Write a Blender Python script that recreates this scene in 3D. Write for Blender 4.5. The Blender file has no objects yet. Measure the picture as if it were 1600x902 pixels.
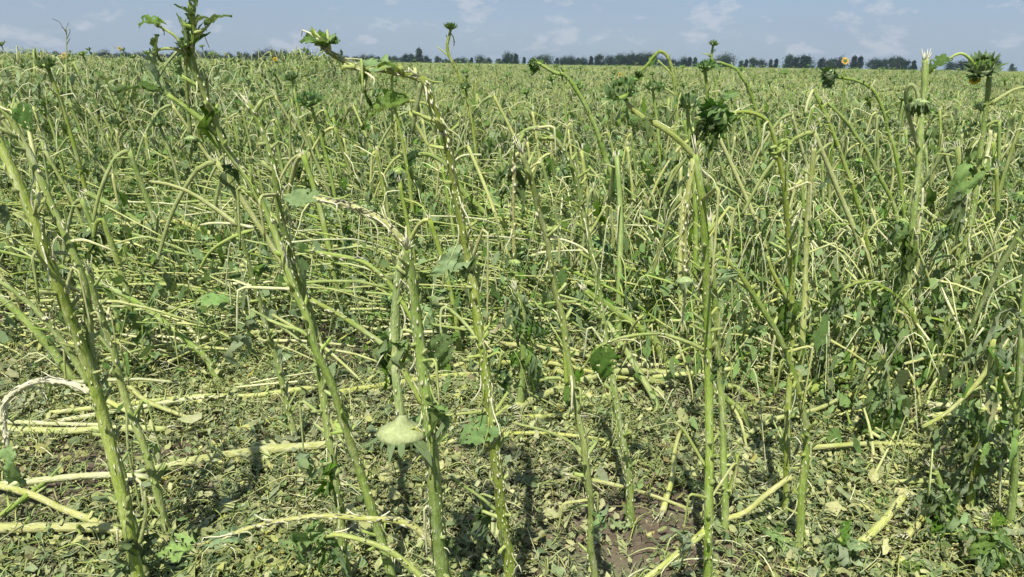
import bpy, math, random
import numpy as np
from mathutils import Matrix, Vector

R = math.radians
SC = bpy.context.scene
COL = SC.collection
# ------------------------------------------------------------------ camera
CAM_H = 1.35
F_PX = 1155.0                      # focal length in pixels of a 1600 px wide picture
PITCH = math.atan((451 - 100) / F_PX)
ROLL = R(0.85)
cam = bpy.data.cameras.new('camera')
cam.sensor_width = 36.0
cam.lens = 36.0 * F_PX / 1600.0
cam.clip_start = 0.05
cam.clip_end = 9000
camo = bpy.data.objects.new('camera', cam)
COL.objects.link(camo)
camo.matrix_world = (Matrix.Translation((0, 0, CAM_H)) @ Matrix.Rotation(R(90) - PITCH, 4, 'X')
                     @ Matrix.Rotation(ROLL, 4, 'Z'))
SC.camera = camo

# ------------------------------------------------------------------ sky, sun, exposure
SUN_EL, SUN_AZ = R(57), R(196)     # azimuth clockwise from +Y: behind the camera, to its left
w = bpy.data.worlds.new('World')
SC.world = w
w.use_nodes = True
nt = w.node_tree
nt.nodes.clear()
N, L = nt.nodes, nt.links
out = N.new('ShaderNodeOutputWorld')
bg = N.new('ShaderNodeBackground')
bg.inputs['Strength'].default_value = 0.083
sky = N.new('ShaderNodeTexSky')
sky.sky_type = 'NISHITA'
sky.sun_disc = False
sky.sun_elevation = SUN_EL
sky.sun_rotation = SUN_AZ
sky.altitude = 100
sky.air_density = 1.0
sky.dust_density = 0.6
sky.ozone_density = 2.0
tc = N.new('ShaderNodeTexCoord')
mp = N.new('ShaderNodeMapping')
mp.inputs['Scale'].default_value = (19, 19, 40)
mp.inputs['Location'].default_value = (3.1, 0.4, 0.0)
nz = N.new('ShaderNodeTexNoise')
nz.inputs['Scale'].default_value = 1.0
nz.inputs['Detail'].default_value = 7
nz.inputs['Roughness'].default_value = 0.55
rp = N.new('ShaderNodeValToRGB')
rp.color_ramp.elements[0].position = 0.56
rp.color_ramp.elements[1].position = 0.645
mp2 = N.new('ShaderNodeMapping')
mp2.inputs['Scale'].default_value = (3.2, 3.2, 17)
nz2 = N.new('ShaderNodeTexNoise')
nz2.inputs['Scale'].default_value = 1.0
nz2.inputs['Detail'].default_value = 3
rp2 = N.new('ShaderNodeValToRGB')
rp2.color_ramp.elements[0].position = 0.38
rp2.color_ramp.elements[1].position = 0.75
tint = N.new('ShaderNodeMix'); tint.data_type = 'RGBA'; tint.blend_type = 'MULTIPLY'
tint.inputs['Factor'].default_value = 1.0
tint.inputs['B'].default_value = (0.52, 0.59, 0.72, 1)
veil = N.new('ShaderNodeMix'); veil.data_type = 'RGBA'
veil.inputs['B'].default_value = (2.6, 3.2, 4.1, 1)
cl = N.new('ShaderNodeMix'); cl.data_type = 'RGBA'
cl.inputs['B'].default_value = (4.7, 4.8, 5.2, 1)
mulv = N.new('ShaderNodeMath'); mulv.operation = 'MULTIPLY_ADD'; mulv.inputs[1].default_value = 0.2; mulv.inputs[2].default_value = 0.66
mulc = N.new('ShaderNodeMath'); mulc.operation = 'MULTIPLY'; mulc.inputs[1].default_value = 0.42
L.new(tc.outputs['Generated'], mp.inputs['Vector'])
L.new(tc.outputs['Generated'], mp2.inputs['Vector'])
L.new(mp.outputs[0], nz.inputs['Vector'])
L.new(mp2.outputs[0], nz2.inputs['Vector'])
L.new(nz.outputs['Fac'], rp.inputs[0])
L.new(nz2.outputs['Fac'], rp2.inputs[0])
L.new(rp2.outputs[0], mulv.inputs[0])
L.new(rp.outputs[0], mulc.inputs[0])
L.new(sky.outputs[0], tint.inputs['A'])
L.new(tint.outputs['Result'], veil.inputs['A'])
L.new(mulv.outputs[0], veil.inputs['Factor'])
L.new(veil.outputs['Result'], cl.inputs['A'])
L.new(mulc.outputs[0], cl.inputs['Factor'])
L.new(cl.outputs['Result'], bg.inputs['Color'])
L.new(bg.outputs[0], out.inputs['Surface'])

sun = bpy.data.lights.new('sun', 'SUN')
sun.energy = 4.1
sun.angle = R(0.55)
sun.color = (1.0, 0.945, 0.80)
suno = bpy.data.objects.new('sun', sun)
COL.objects.link(suno)
sdir = Vector((math.sin(SUN_AZ) * math.cos(SUN_EL), math.cos(SUN_AZ) * math.cos(SUN_EL), math.sin(SUN_EL)))
suno.rotation_euler = sdir.to_track_quat('Z', 'Y').to_euler()
suno.location = sdir * 50

vs = SC.view_settings
vs.view_transform = 'Standard'
vs.look = 'None'
vs.gamma = 1.0
vs.exposure = 0.8
vs.use_curve_mapping = False
SC.render.engine = 'CYCLES'
cy = SC.cycles
cy.max_bounces = 6
cy.diffuse_bounces = 3
cy.glossy_bounces = 2
cy.transmission_bounces = 3
cy.transparent_max_bounces = 4
cy.volume_bounces = 0
cy.use_denoising = True

# ------------------------------------------------------------------ pixels to places
_cr, _sr = math.cos(ROLL), math.sin(ROLL)
_cp, _sp = math.cos(PITCH), math.sin(PITCH)
def ray(px, py):
    a, b = (px - 800) / F_PX, (451 - py) / F_PX
    x, u = a * _cr - b * _sr, a * _sr + b * _cr
    return np.array([x, _cp + u * _sp, -_sp + u * _cp])
def on_ground(px, py):
    d = ray(px, py)
    t = -CAM_H / d[2]
    return d * t + np.array([0, 0, CAM_H])
def at_depth(px, py, Y):
    d = ray(px, py)
    return d * (Y / d[1]) + np.array([0, 0, CAM_H])
def px_size(p):                     # metres per photo pixel at a place
    v = np.asarray(p) - np.array([0, 0, CAM_H])
    return (v[1] * _cp - v[2] * _sp) / F_PX
def ground_z(x, y):
    k = np.clip((np.hypot(x, y)) / 3.0, 0.3, 1.0)
    return k * (0.012 * np.sin(x * 3.1 + 0.6 * y) * np.cos(y * 2.3) + 0.010 * np.sin(x * 7.3 + 1.3) * np.sin(y * 6.1 - x))

# ------------------------------------------------------------------ materials
MATS = {}
def newmat(name):
    m = bpy.data.materials.new(name)
    m.use_nodes = True
    m.node_tree.nodes.clear()
    MATS[name] = m
    return m, m.node_tree.nodes, m.node_tree.links
def ramp(Nn, stops):
    r = Nn.new('ShaderNodeValToRGB')
    e = r.color_ramp.elements
    while len(e) < len(stops):
        e.new(0.5)
    for el, (p, c) in zip(e, stops):
        el.position = p
        el.color = (*c, 1) if len(c) == 3 else c
    return r
def mixc(Nn, Ll, fac, a, b, blend='MIX'):
    m = Nn.new('ShaderNodeMix'); m.data_type = 'RGBA'; m.blend_type = blend
    for k, v in (('Factor', fac), ('A', a), ('B', b)):
        if isinstance(v, bpy.types.NodeSocket):
            Ll.new(v, m.inputs[k])
        elif isinstance(v, tuple):
            m.inputs[k].default_value = (*v, 1)
        else:
            m.inputs[k].default_value = v
    return m.outputs['Result']
def noise(Nn, Ll, vec, scale, detail=4, rough=0.55):
    n = Nn.new('ShaderNodeTexNoise')
    n.inputs['Scale'].default_value = scale
    n.inputs['Detail'].default_value = detail
    n.inputs['Roughness'].default_value = rough
    if vec is not None:
        Ll.new(vec, n.inputs['Vector'])
    return n.outputs['Fac']
def mapping(Nn, Ll, vec, scale, loc=(0, 0, 0)):
    m = Nn.new('ShaderNodeMapping')
    m.inputs['Scale'].default_value = scale
    m.inputs['Location'].default_value = loc
    Ll.new(vec, m.inputs['Vector'])
    return m.outputs[0]
def vary(Nn, Ll, col, hue=0.02, val=0.35, sat=0.25):
    oi = Nn.new('ShaderNodeObjectInfo')
    hs = Nn.new('ShaderNodeHueSaturation')
    for sock, lo, hi, mult in (('Hue', 0.5 - hue, 0.5 + hue, 1.0), ('Value', 1 - val, 1 + val, 7.31), ('Saturation', 1 - sat, 1 + sat, 13.7)):
        a = Nn.new('ShaderNodeMath'); a.operation = 'MULTIPLY'; a.inputs[1].default_value = mult
        b = Nn.new('ShaderNodeMath'); b.operation = 'FRACT'
        c = Nn.new('ShaderNodeMapRange')
        c.inputs['To Min'].default_value = lo
        c.inputs['To Max'].default_value = hi
        Ll.new(oi.outputs['Random'], a.inputs[0]); Ll.new(a.outputs[0], b.inputs[0]); Ll.new(b.outputs[0], c.inputs['Value'])
        Ll.new(c.outputs[0], hs.inputs[sock])
    Ll.new(col, hs.inputs['Color'])
    return hs.outputs[0]
def finish(m, Nn, Ll, col, rough=0.6, spec=0.3, bump=None, bstr=0.3, bdist=0.004, transl=0.0):
    o = Nn.new('ShaderNodeOutputMaterial')
    p = Nn.new('ShaderNodeBsdfPrincipled')
    if isinstance(col, tuple):
        p.inputs['Base Color'].default_value = (*col, 1)
    else:
        Ll.new(col, p.inputs['Base Color'])
    p.inputs['Roughness'].default_value = rough
    p.inputs['Specular IOR Level'].default_value = spec
    if bump is not None:
        b = Nn.new('ShaderNodeBump')
        b.inputs['Strength'].default_value = bstr
        b.inputs['Distance'].default_value = bdist
        Ll.new(bump, b.inputs['Height'])
        Ll.new(b.outputs[0], p.inputs['Normal'])
    if transl > 0:
        t = Nn.new('ShaderNodeBsdfTranslucent')
        if isinstance(col, tuple):
            t.inputs['Color'].default_value = (*col, 1)
        else:
            tcn = mixc(Nn, Ll, 1.0, col, (1.15, 1.2, 0.5), 'MULTIPLY')
            Ll.new(tcn, t.inputs['Color'])
        mx = Nn.new('ShaderNodeMixShader')
        mx.inputs[0].default_value = transl
        Ll.new(p.outputs[0], mx.inputs[1]); Ll.new(t.outputs[0], mx.inputs[2])
        Ll.new(mx.outputs[0], o.inputs['Surface'])
    else:
        Ll.new(p.outputs[0], o.inputs['Surface'])

def stem_mat(name, green, pale, scar, scar_lo, scar_hi, base_green=None):
    m, Nn, Ll = newmat(name)
    uv = Nn.new('ShaderNodeUVMap').outputs[0]
    tco = Nn.new('ShaderNodeTexCoord').outputs['Object']
    fib = noise(Nn, Ll, mapping(Nn, Ll, uv, (260, 9, 1)), 1.0, 3)
    mot = noise(Nn, Ll, mapping(Nn, Ll, uv, (40, 14, 1)), 1.0, 4)
    sc = noise(Nn, Ll, mapping(Nn, Ll, uv, (150, 48, 1), (5, 3, 0)), 1.0, 4, 0.62)
    sc2 = noise(Nn, Ll, mapping(Nn, Ll, uv, (50, 7, 1), (1, 9, 0)), 1.0, 5, 0.65)
    big = noise(Nn, Ll, tco, 3.0, 2)
    c0 = mixc(Nn, Ll, ramp_fac(Nn, Ll, mot, 0.35, 0.68), green, pale)
    if base_green:
        c0 = mixc(Nn, Ll, ramp_fac(Nn, Ll, big, 0.4, 0.62), c0, base_green)
    c1 = mixc(Nn, Ll, ramp_fac(Nn, Ll, fib, 0.3, 0.8), mixc(Nn, Ll, 1.0, c0, (0.8, 0.82, 0.8), 'MULTIPLY'), mixc(Nn, Ll, 1.0, c0, (1.3, 1.25, 1.3), 'MULTIPLY'))
    c1 = mixc(Nn, Ll, ramp_fac(Nn, Ll, sc2, 0.52, 0.68), c1, mixc(Nn, Ll, 0.4, c1, scar))
    c2 = mixc(Nn, Ll, ramp_fac(Nn, Ll, sc, scar_lo, scar_hi), c1, scar)
    c3 = vary(Nn, Ll, c2, 0.01, 0.12, 0.1)
    br_ = noise(Nn, Ll, mapping(Nn, Ll, uv, (60, 16, 1), (7, 1, 0)), 1.0, 4, 0.65)
    c3 = mixc(Nn, Ll, ramp_fac(Nn, Ll, br_, 0.63, 0.74), c3, (0.20, 0.155, 0.065))
    finish(m, Nn, Ll, c3, 0.85, 0.1, sc, 0.8, 0.006)
def ramp_fac(Nn, Ll, f, lo, hi):
    r = Nn.new('ShaderNodeMapRange')
    r.inputs['From Min'].default_value = lo
    r.inputs['From Max'].default_value = hi
    Ll.new(f, r.inputs['Value'])
    return r.outputs[0]

stem_mat('stem', (0.20, 0.28, 0.055), (0.31, 0.375, 0.12), (0.56, 0.57, 0.43), 0.60, 0.70, (0.185, 0.27, 0.05))
stem_mat('stem_top', (0.18, 0.245, 0.075), (0.31, 0.36, 0.14), (0.52, 0.53, 0.38), 0.58, 0.72)
stem_mat('fallen', (0.33, 0.375, 0.105), (0.45, 0.475, 0.20), (0.63, 0.62, 0.44), 0.55, 0.7)
stem_mat('petiole', (0.235, 0.315, 0.078), (0.365, 0.425, 0.165), (0.55, 0.55, 0.37), 0.6, 0.75)
stem_mat('straw', (0.42, 0.455, 0.20), (0.52, 0.535, 0.31), (0.70, 0.69, 0.53), 0.5, 0.68)

def leaf_mat(name, top, under, dead, dead_amt, transl=0.3, val=0.3, vein=True, frag=False):
    m, Nn, Ll = newmat(name)
    tco = Nn.new('ShaderNodeTexCoord').outputs['Object']
    uv = Nn.new('ShaderNodeUVMap').outputs[0]
    geo = Nn.new('ShaderNodeNewGeometry')
    n1 = noise(Nn, Ll, tco, 28, 4)
    n2 = noise(Nn, Ll, tco, 9, 3)
    wv = Nn.new('ShaderNodeTexWave')
    wv.wave_type = 'BANDS'; wv.bands_direction = 'DIAGONAL'
    wv.inputs['Scale'].default_value = 22
    wv.inputs['Distortion'].default_value = 2.5
    Ll.new(uv, wv.inputs['Vector'])
    c = mixc(Nn, Ll, ramp_fac(Nn, Ll, n1, 0.3, 0.75), top, tuple(min(1, v * 1.55) for v in top))
    if vein:
        c = mixc(Nn, Ll, ramp_fac(Nn, Ll, wv.outputs['Fac'], 0.88, 1.0), c, tuple(min(1, v * 1.7) for v in top))
    if frag:
        wn = Nn.new('ShaderNodeTexWhiteNoise'); wn.noise_dimensions = '2D'
        Ll.new(uv, wn.inputs['Vector'])
        c = mixc(Nn, Ll, wn.outputs['Value'], mixc(Nn, Ll, 1.0, c, (0.5, 0.56, 0.48), 'MULTIPLY'), mixc(Nn, Ll, 1.0, c, (1.32, 1.28, 1.3), 'MULTIPLY'))
    c = mixc(Nn, Ll, geo.outputs['Backfacing'], c, under)
    c = mixc(Nn, Ll, ramp_fac(Nn, Ll, n2, 0.72 - dead_amt, 0.85 - dead_amt), c, dead)
    c = vary(Nn, Ll, c, 0.015, val, 0.2)
    n3 = noise(Nn, Ll, tco, 110, 3)
    c = mixc(Nn, Ll, ramp_fac(Nn, Ll, n3, 0.3, 0.7), mixc(Nn, Ll, 1.0, c, (0.78, 0.8, 0.78), 'MULTIPLY'), c)
    finish(m, Nn, Ll, c, 0.7, 0.15, n1, 0.7, 0.008, transl)
leaf_mat('leaf', (0.10, 0.17, 0.042), (0.15, 0.215, 0.115), (0.22, 0.23, 0.11), 0.10, 0.4, 0.22)
leaf_mat('leaf_dark', (0.09, 0.15, 0.042), (0.14, 0.195, 0.08), (0.14, 0.15, 0.06), 0.05, 0.4, 0.2)
leaf_mat('leaf_pale', (0.165, 0.245, 0.10), (0.225, 0.295, 0.165), (0.29, 0.29, 0.16), 0.12, 0.3, 0.2)
leaf_mat('litter', (0.29, 0.305, 0.14), (0.34, 0.35, 0.20), (0.42, 0.40, 0.25), 0.10, 0.12, 0.15, False, True)
leaf_mat('litter_green', (0.16, 0.215, 0.10), (0.19, 0.24, 0.125), (0.27, 0.27, 0.14), 0.1, 0.2, 0.15, False, True)
leaf_mat('litter_brown', (0.17, 0.14, 0.075), (0.22, 0.19, 0.11), (0.3, 0.27, 0.15), 0.1, 0.05, 0.15, False, True)
leaf_mat('litter_yellow', (0.36, 0.33, 0.09), (0.42, 0.39, 0.15), (0.3, 0.19, 0.08), 0.12, 0.2, 0.2, False, True)
leaf_mat('leaf_rot', (0.19, 0.235, 0.12), (0.26, 0.30, 0.18), (0.30, 0.28, 0.15), 0.16, 0.2, 0.2)
leaf_mat('bract', (0.095, 0.175, 0.055), (0.14, 0.21, 0.09), (0.2, 0.22, 0.08), 0.08, 0.2, 0.2, False)
leaf_mat('head_back', (0.22, 0.30, 0.105), (0.3, 0.34, 0.16), (0.46, 0.45, 0.32), 0.16, 0.0, 0.12, False)
leaf_mat('head_pale', (0.27, 0.335, 0.14), (0.27, 0.335, 0.14), (0.42, 0.44, 0.27), 0.16, 0.0, 0.1, False)
leaf_mat('disc', (0.07, 0.11, 0.03), (0.07, 0.11, 0.03), (0.05, 0.06, 0.02), 0.2, 0.0, 0.2, False)
leaf_mat('petal', (0.72, 0.38, 0.02), (0.7, 0.4, 0.03), (0.55, 0.25, 0.02), 0.05, 0.3, 0.1, False)
leaf_mat('tree_leaf', (0.020, 0.042, 0.018), (0.022, 0.044, 0.02), (0.05, 0.07, 0.02), 0.1, 0.2, 0.25)
m, Nn, Ll = newmat('bark')
finish(m, Nn, Ll, mixc(Nn, Ll, noise(Nn, Ll, Nn.new('ShaderNodeTexCoord').outputs['Object'], 6), (0.05, 0.042, 0.035), (0.12, 0.10, 0.08)), 0.9, 0.1)
m, Nn, Ll = newmat('fibre')
finish(m, Nn, Ll, mixc(Nn, Ll, noise(Nn, Ll, Nn.new('ShaderNodeTexCoord').outputs['Object'], 60), (0.40, 0.41, 0.24), (0.68, 0.66, 0.52)), 0.7, 0.2)
m, Nn, Ll = newmat('soil')
pos = Nn.new('ShaderNodeNewGeometry').outputs['Position']
s1 = noise(Nn, Ll, pos, 38, 6, 0.65)
s2 = noise(Nn, Ll, pos, 5, 4)
s3 = noise(Nn, Ll, pos, 0.6, 5, 0.6)
cs = mixc(Nn, Ll, ramp_fac(Nn, Ll, s1, 0.3, 0.75), (0.072, 0.056, 0.042), (0.165, 0.132, 0.098))
cs = mixc(Nn, Ll, ramp_fac(Nn, Ll, s2, 0.45, 0.75), cs, (0.17, 0.145, 0.11))
s4 = noise(Nn, Ll, pos, 75, 5, 0.7)
s5 = noise(Nn, Ll, pos, 3.3, 3, 0.5)
mush = mixc(Nn, Ll, ramp_fac(Nn, Ll, s4, 0.35, 0.7), (0.08, 0.085, 0.05), (0.26, 0.27, 0.15))
cs = mixc(Nn, Ll, ramp_fac(Nn, Ll, s5, 0.5, 0.62), cs, mush)
far = Nn.new('ShaderNodeVectorMath'); far.operation = 'LENGTH'
Ll.new(pos, far.inputs[0])
crop = mixc(Nn, Ll, ramp_fac(Nn, Ll, s3, 0.3, 0.7), (0.12, 0.175, 0.07), (0.18, 0.235, 0.10))
cs = mixc(Nn, Ll, ramp_fac(Nn, Ll, far.outputs['Value'], 14, 60), cs, crop)
finish(m, Nn, Ll, cs, 0.95, 0.1, s1, 0.8, 0.012)

# ------------------------------------------------------------------ geometry helpers (numpy)
class G:
    """verts / faces / uvs / material index, collected"""
    def __init__(s):
        s.v, s.f, s.uv, s.mi, s.mats, s.n = [], [], [], [], [], 0
    def slot(s, mat):
        if mat not in s.mats:
            s.mats.append(mat)
        return s.mats.index(mat)
    def add(s, v, f, uv, mat):
        v = np.asarray(v, float)
        k = s.slot(mat)
        s.v.append(v)
        s.uv.append(np.asarray(uv, float))
        s.f.extend([tuple(i + s.n for i in q) for q in f])
        s.mi.extend([k] * len(f))
        s.n += len(v)
        return s
    def merge(s, g, M=None):
        v = np.concatenate(g.v)
        if M is not None:
            A = np.array(M)
            v = v @ A[:3, :3].T + A[:3, 3]
        slots = [s.slot(m_) for m_ in g.mats]
        s.v.append(v)
        s.uv.append(np.concatenate(g.uv))
        s.f.extend([tuple(i + s.n for i in q) for q in g.f])
        s.mi.extend([slots[i] for i in g.mi])
        s.n += len(v)
    def mesh(s, name, smooth=True):
        me = bpy.data.meshes.new(name)
        v = np.concatenate(s.v)
        uv = np.concatenate(s.uv)
        me.from_pydata(v.tolist(), [], s.f)
        lay = me.uv_layers.new(name='UVMap')
        li = np.empty(len(me.loops), dtype=np.int32)
        me.loops.foreach_get('vertex_index', li)
        lay.data.foreach_set('uv', uv[li].astype(np.float32).ravel())
        for m_ in s.mats:
            me.materials.append(MATS[m_])
        me.polygons.foreach_set('material_index', np.array(s.mi, dtype=np.int32))
        if smooth:
            me.polygons.foreach_set('use_smooth', np.ones(len(me.polygons), dtype=bool))
        me.update()
        return me

def spline(pts, step, rad):
    """Catmull-Rom through pts, resampled about every `step` metres; rad = radius per point"""
    P = np.asarray(pts, float)
    if len(P) == 2:
        P = np.array([P[0], (P[0] + P[1]) / 2, P[1]])
        rad = [rad[0], (rad[0] + rad[1]) / 2, rad[1]]
    Q = np.vstack([2 * P[0] - P[1], P, 2 * P[-1] - P[-2]])
    o, r = [], []
    for i in range(1, len(Q) - 2):
        d = np.linalg.norm(Q[i + 1] - Q[i])
        k = max(1, int(math.ceil(d / step)))
        for j in range(k):
            t = j / k
            p0, p1, p2, p3 = Q[i - 1], Q[i], Q[i + 1], Q[i + 2]
            o.append(0.5 * (2 * p1 + (p2 - p0) * t + (2 * p0 - 5 * p1 + 4 * p2 - p3) * t * t + (3 * p1 - p0 - 3 * p2 + p3) * t ** 3))
            r.append(rad[i - 1] * (1 - t) + rad[i] * t)
    o.append(P[-1]); r.append(rad[-1])
    return np.array(o), np.array(r)

def frames(o):
    T = np.gradient(o, axis=0)
    T /= np.linalg.norm(T, axis=1)[:, None] + 1e-9
    a = np.array([0.31, 0.95, 0.05])
    n = a - T[0] * a.dot(T[0])
    n /= np.linalg.norm(n)
    Ns = [n]
    for i in range(1, len(o)):
        n = Ns[-1] - T[i] * Ns[-1].dot(T[i])
        n /= np.linalg.norm(n) + 1e-9
        Ns.append(n)
    Ns = np.array(Ns)
    return T, Ns, np.cross(T, Ns)

def tube(g, pts, rad, mat, rng, sides=8, step=0.03, rough=0.05, ragged=0.0, jit=0.0, knots=0.0):
    o, r = spline(pts, step, rad)
    T, A, B = frames(o)
    ang = np.linspace(0, 2 * math.pi, sides, endpoint=False)
    ph = rng.uniform(0, 6)
    v, uv = [], []
    ln = np.concatenate([[0], np.cumsum(np.linalg.norm(np.diff(o, axis=0), axis=1))])
    off = rng.uniform(0, 20)
    kn = []
    if knots:
        q_ = 0.0
        while q_ < ln[-1]:
            q_ += knots * rng.uniform(0.6, 1.5); kn.append(q_)
    kn = np.array(kn if kn else [1e6])
    for i in range(len(o)):
        k = 1 + rough * (np.sin(3 * ang + ph + 1.3 * ln[i]) + 0.7 * np.sin(5 * ang + ph * 2) + 0.8 * math.sin(ln[i] * 23 + ph) + 0.5 * math.sin(ln[i] * 61 + ph))
        rr = r[i] * k * (1 + 0.09 * np.exp(-((ln[i] - kn) / 0.009) ** 2).sum()) * np.array([rng.uniform(1 - jit, 1 + jit) for _ in range(sides)])
        v.append(o[i] + np.outer(np.cos(ang) * rr, A[i]) + np.outer(np.sin(ang) * rr, B[i]))
        uv.append(np.stack([off + ang * r[0], np.full(sides, off + ln[i])], 1))
    if ragged > 0:
        jj = np.array([rng.uniform(-0.3, 1) for _ in range(sides)])
        v[-1] = v[-1] + np.outer(jj * ragged, T[-1])
    v = np.concatenate(v); uv = np.concatenate(uv)
    f = []
    for i in range(len(o) - 1):
        for j in range(sides):
            a, b = i * sides + j, i * sides + (j + 1) % sides
            f.append((a, b, b + sides, a + sides))
    n = len(v)
    v = np.vstack([v, o[0], o[-1] - T[-1] * (r[-1] * 0.6)])
    uv = np.vstack([uv, uv[0], uv[-1]])
    for j in range(sides):
        f.append((n, (j + 1) % sides, j))
        e = (len(o) - 1) * sides
        f.append((n + 1, e + j, e + (j + 1) % sides))
    g.add(v, f, uv, mat)
    return o, r, T

def leaf(rng, L_, W_, mat, bend=0.8, fold=0.3, crump=0.12, tear=0.1, nu=6, nv=9, twist=0.0):
    """leaf blade, base at the origin, growing along +X, upper side +Z"""
    g = G()
    vs_, uvs = [], []
    ph = [rng.uniform(0, 6.28) for _ in range(6)]
    notch = [rng.uniform(-0.10, 0.08) for _ in range(nv + 1)]
    asym = rng.uniform(-0.2, 0.2)
    for iv in range(nv + 1):
        t = iv / nv
        wv = (math.sin(math.pi * min(1, t ** 0.62)) ** 0.8) * (1 - 0.25 * t) if 0 < t < 1 else 0.02
        wv *= 1 + (0.07 if iv % 2 else -0.05) + notch[iv]
        a = bend * t
        x = L_ * (math.sin(a) / bend if abs(bend) > 1e-3 else t)
        z = -L_ * ((1 - math.cos(a)) / bend if abs(bend) > 1e-3 else 0)
        for iu in range(nu + 1):
            s = iu / nu * 2 - 1
            edge = 1 + (rng.uniform(-0.12, 0.12) if abs(s) == 1 else 0)
            hw = W_ / 2 * wv * s * edge * (1 + asym * (1 if s > 0 else -1) * math.sin(3 * t + ph[4]))
            fo = fold + 0.15 * math.sin(ph[0] + 5 * t)
            y = hw * math.cos(fo)
            up = abs(hw) * math.sin(fo)
            cr = crump * L_ * 0.35 * (math.sin(ph[1] + 7 * t + 2 * s) * math.sin(ph[2] + 3.3 * s + 2 * t) + 0.6 * math.sin(ph[3] + 15 * t + 6 * s))
            xx = x - 0.16 * L_ * abs(s) ** 1.5 * (1 - t) ** 2
            tw = twist * t
            y2 = y * math.cos(tw) - (up + cr) * math.sin(tw)
            u2 = y * math.sin(tw) + (up + cr) * math.cos(tw)
            vs_.append((xx + math.sin(a) * u2, y2, z + math.cos(a) * u2))
            uvs.append((t * L_ * 4 + abs(s) * 0.3, s * 0.5))
    fs = []
    for iv in range(nv):
        for iu in range(nu):
            c = abs((iu + 0.5) / nu * 2 - 1)
            if rng.random() < tear * (0.3 + 1.5 * c):
                continue
            a = iv * (nu + 1) + iu
            fs.append((a, a + nu + 1, a + nu + 2, a + 1))
    g.add(vs_, fs, uvs, mat)
    return g

def shreds(rng, n, L_, mat, spread=0.03):
    """hanging shredded leaf: a bunch of limp ribbons falling from the origin"""
    g = G()
    for k in range(n):
        l = L_ * rng.uniform(0.5, 1.0)
        a0 = rng.uniform(0, 6.28)
        wd = rng.uniform(0.003, 0.011)
        dx, dy = math.cos(a0) * spread, math.sin(a0) * spread
        rot = rng.uniform(0, 6.28)
        v, f, uv = [], [], []
        m_ = 6
        for i in range(m_ + 1):
            t = i / m_
            c = np.array([dx * math.sin(t * 2.2) + 0.012 * math.sin(t * 9 + a0), dy * math.sin(t * 2.2) + 0.012 * math.cos(t * 8 + a0), 0.02 * math.sin(t * 3.1) - l * t])
            rr = rot + 3.5 * t
            hw = wd * (0.5 + math.sin(math.pi * min(1, t * 1.0 + 0.12))) * rng.uniform(0.7, 1.2)
            s_ = np.array([math.cos(rr), math.sin(rr), rng.uniform(-0.5, 0.5)]) * hw
            v += [c - s_, c + s_]
            uv += [(t, 0), (t, 0.3)]
        for i in range(m_):
            f.append((2 * i, 2 * i + 1, 2 * i + 3, 2 * i + 2))
        g.add(v, f, uv, mat)
    return g

def tatter(rng, n, L_, mat, spread=0.03):
    g = shreds(rng, max(3, n // 2), L_, mat, spread * 0.8)
    alt = {'leaf': ('leaf', 'leaf', 'leaf_pale', 'leaf_dark'), 'leaf_dark': ('leaf_dark', 'leaf_dark', 'leaf'), 'leaf_pale': ('leaf_pale', 'leaf', 'leaf_rot')}[mat]
    for _ in range(int(n * 1.3)):
        t = rng.random() ** 0.8
        a = rng.uniform(0, 6.28)
        q = spread * rng.uniform(0.2, 1.3) * (0.4 + t)
        l = rng.uniform(0.03, 0.075)
        lg = leaf(rng, l, l * rng.uniform(0.3, 0.6), rng.choice(alt), rng.uniform(0.4, 1.8), rng.uniform(0.3, 1.1), 0.3, 0.15, 4, 6, rng.uniform(-1.5, 1.5))
        g.merge(lg, orient((math.cos(a) * q, math.sin(a) * q, 0.01 - L_ * t * 0.85), (math.cos(a) * 0.5, math.sin(a) * 0.5, -1), (rng.uniform(-1, 1), rng.uniform(-1, 1), 0.4)))
    return g

def lathe(prof, seg, mat, g=None, rng=None, wob=0.0):
    g = g or G()
    v, uv, f = [], [], []
    for i, (r, z) in enumerate(prof):
        for j in range(seg):
            a = 2 * math.pi * j / seg
            k = 1 + (wob * math.sin(3 * a + i) + wob * math.sin(7 * a + 2 * i) if wob else 0)
            v.append((r * k * math.cos(a), r * k * math.sin(a), z))
            uv.append((a * r, z))
    for i in range(len(prof) - 1):
        for j in range(seg):
            a, b = i * seg + j, i * seg + (j + 1) % seg
            f.append((a, b, b + seg, a + seg))
    g.add(v, f, uv, mat)
    return g

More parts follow.
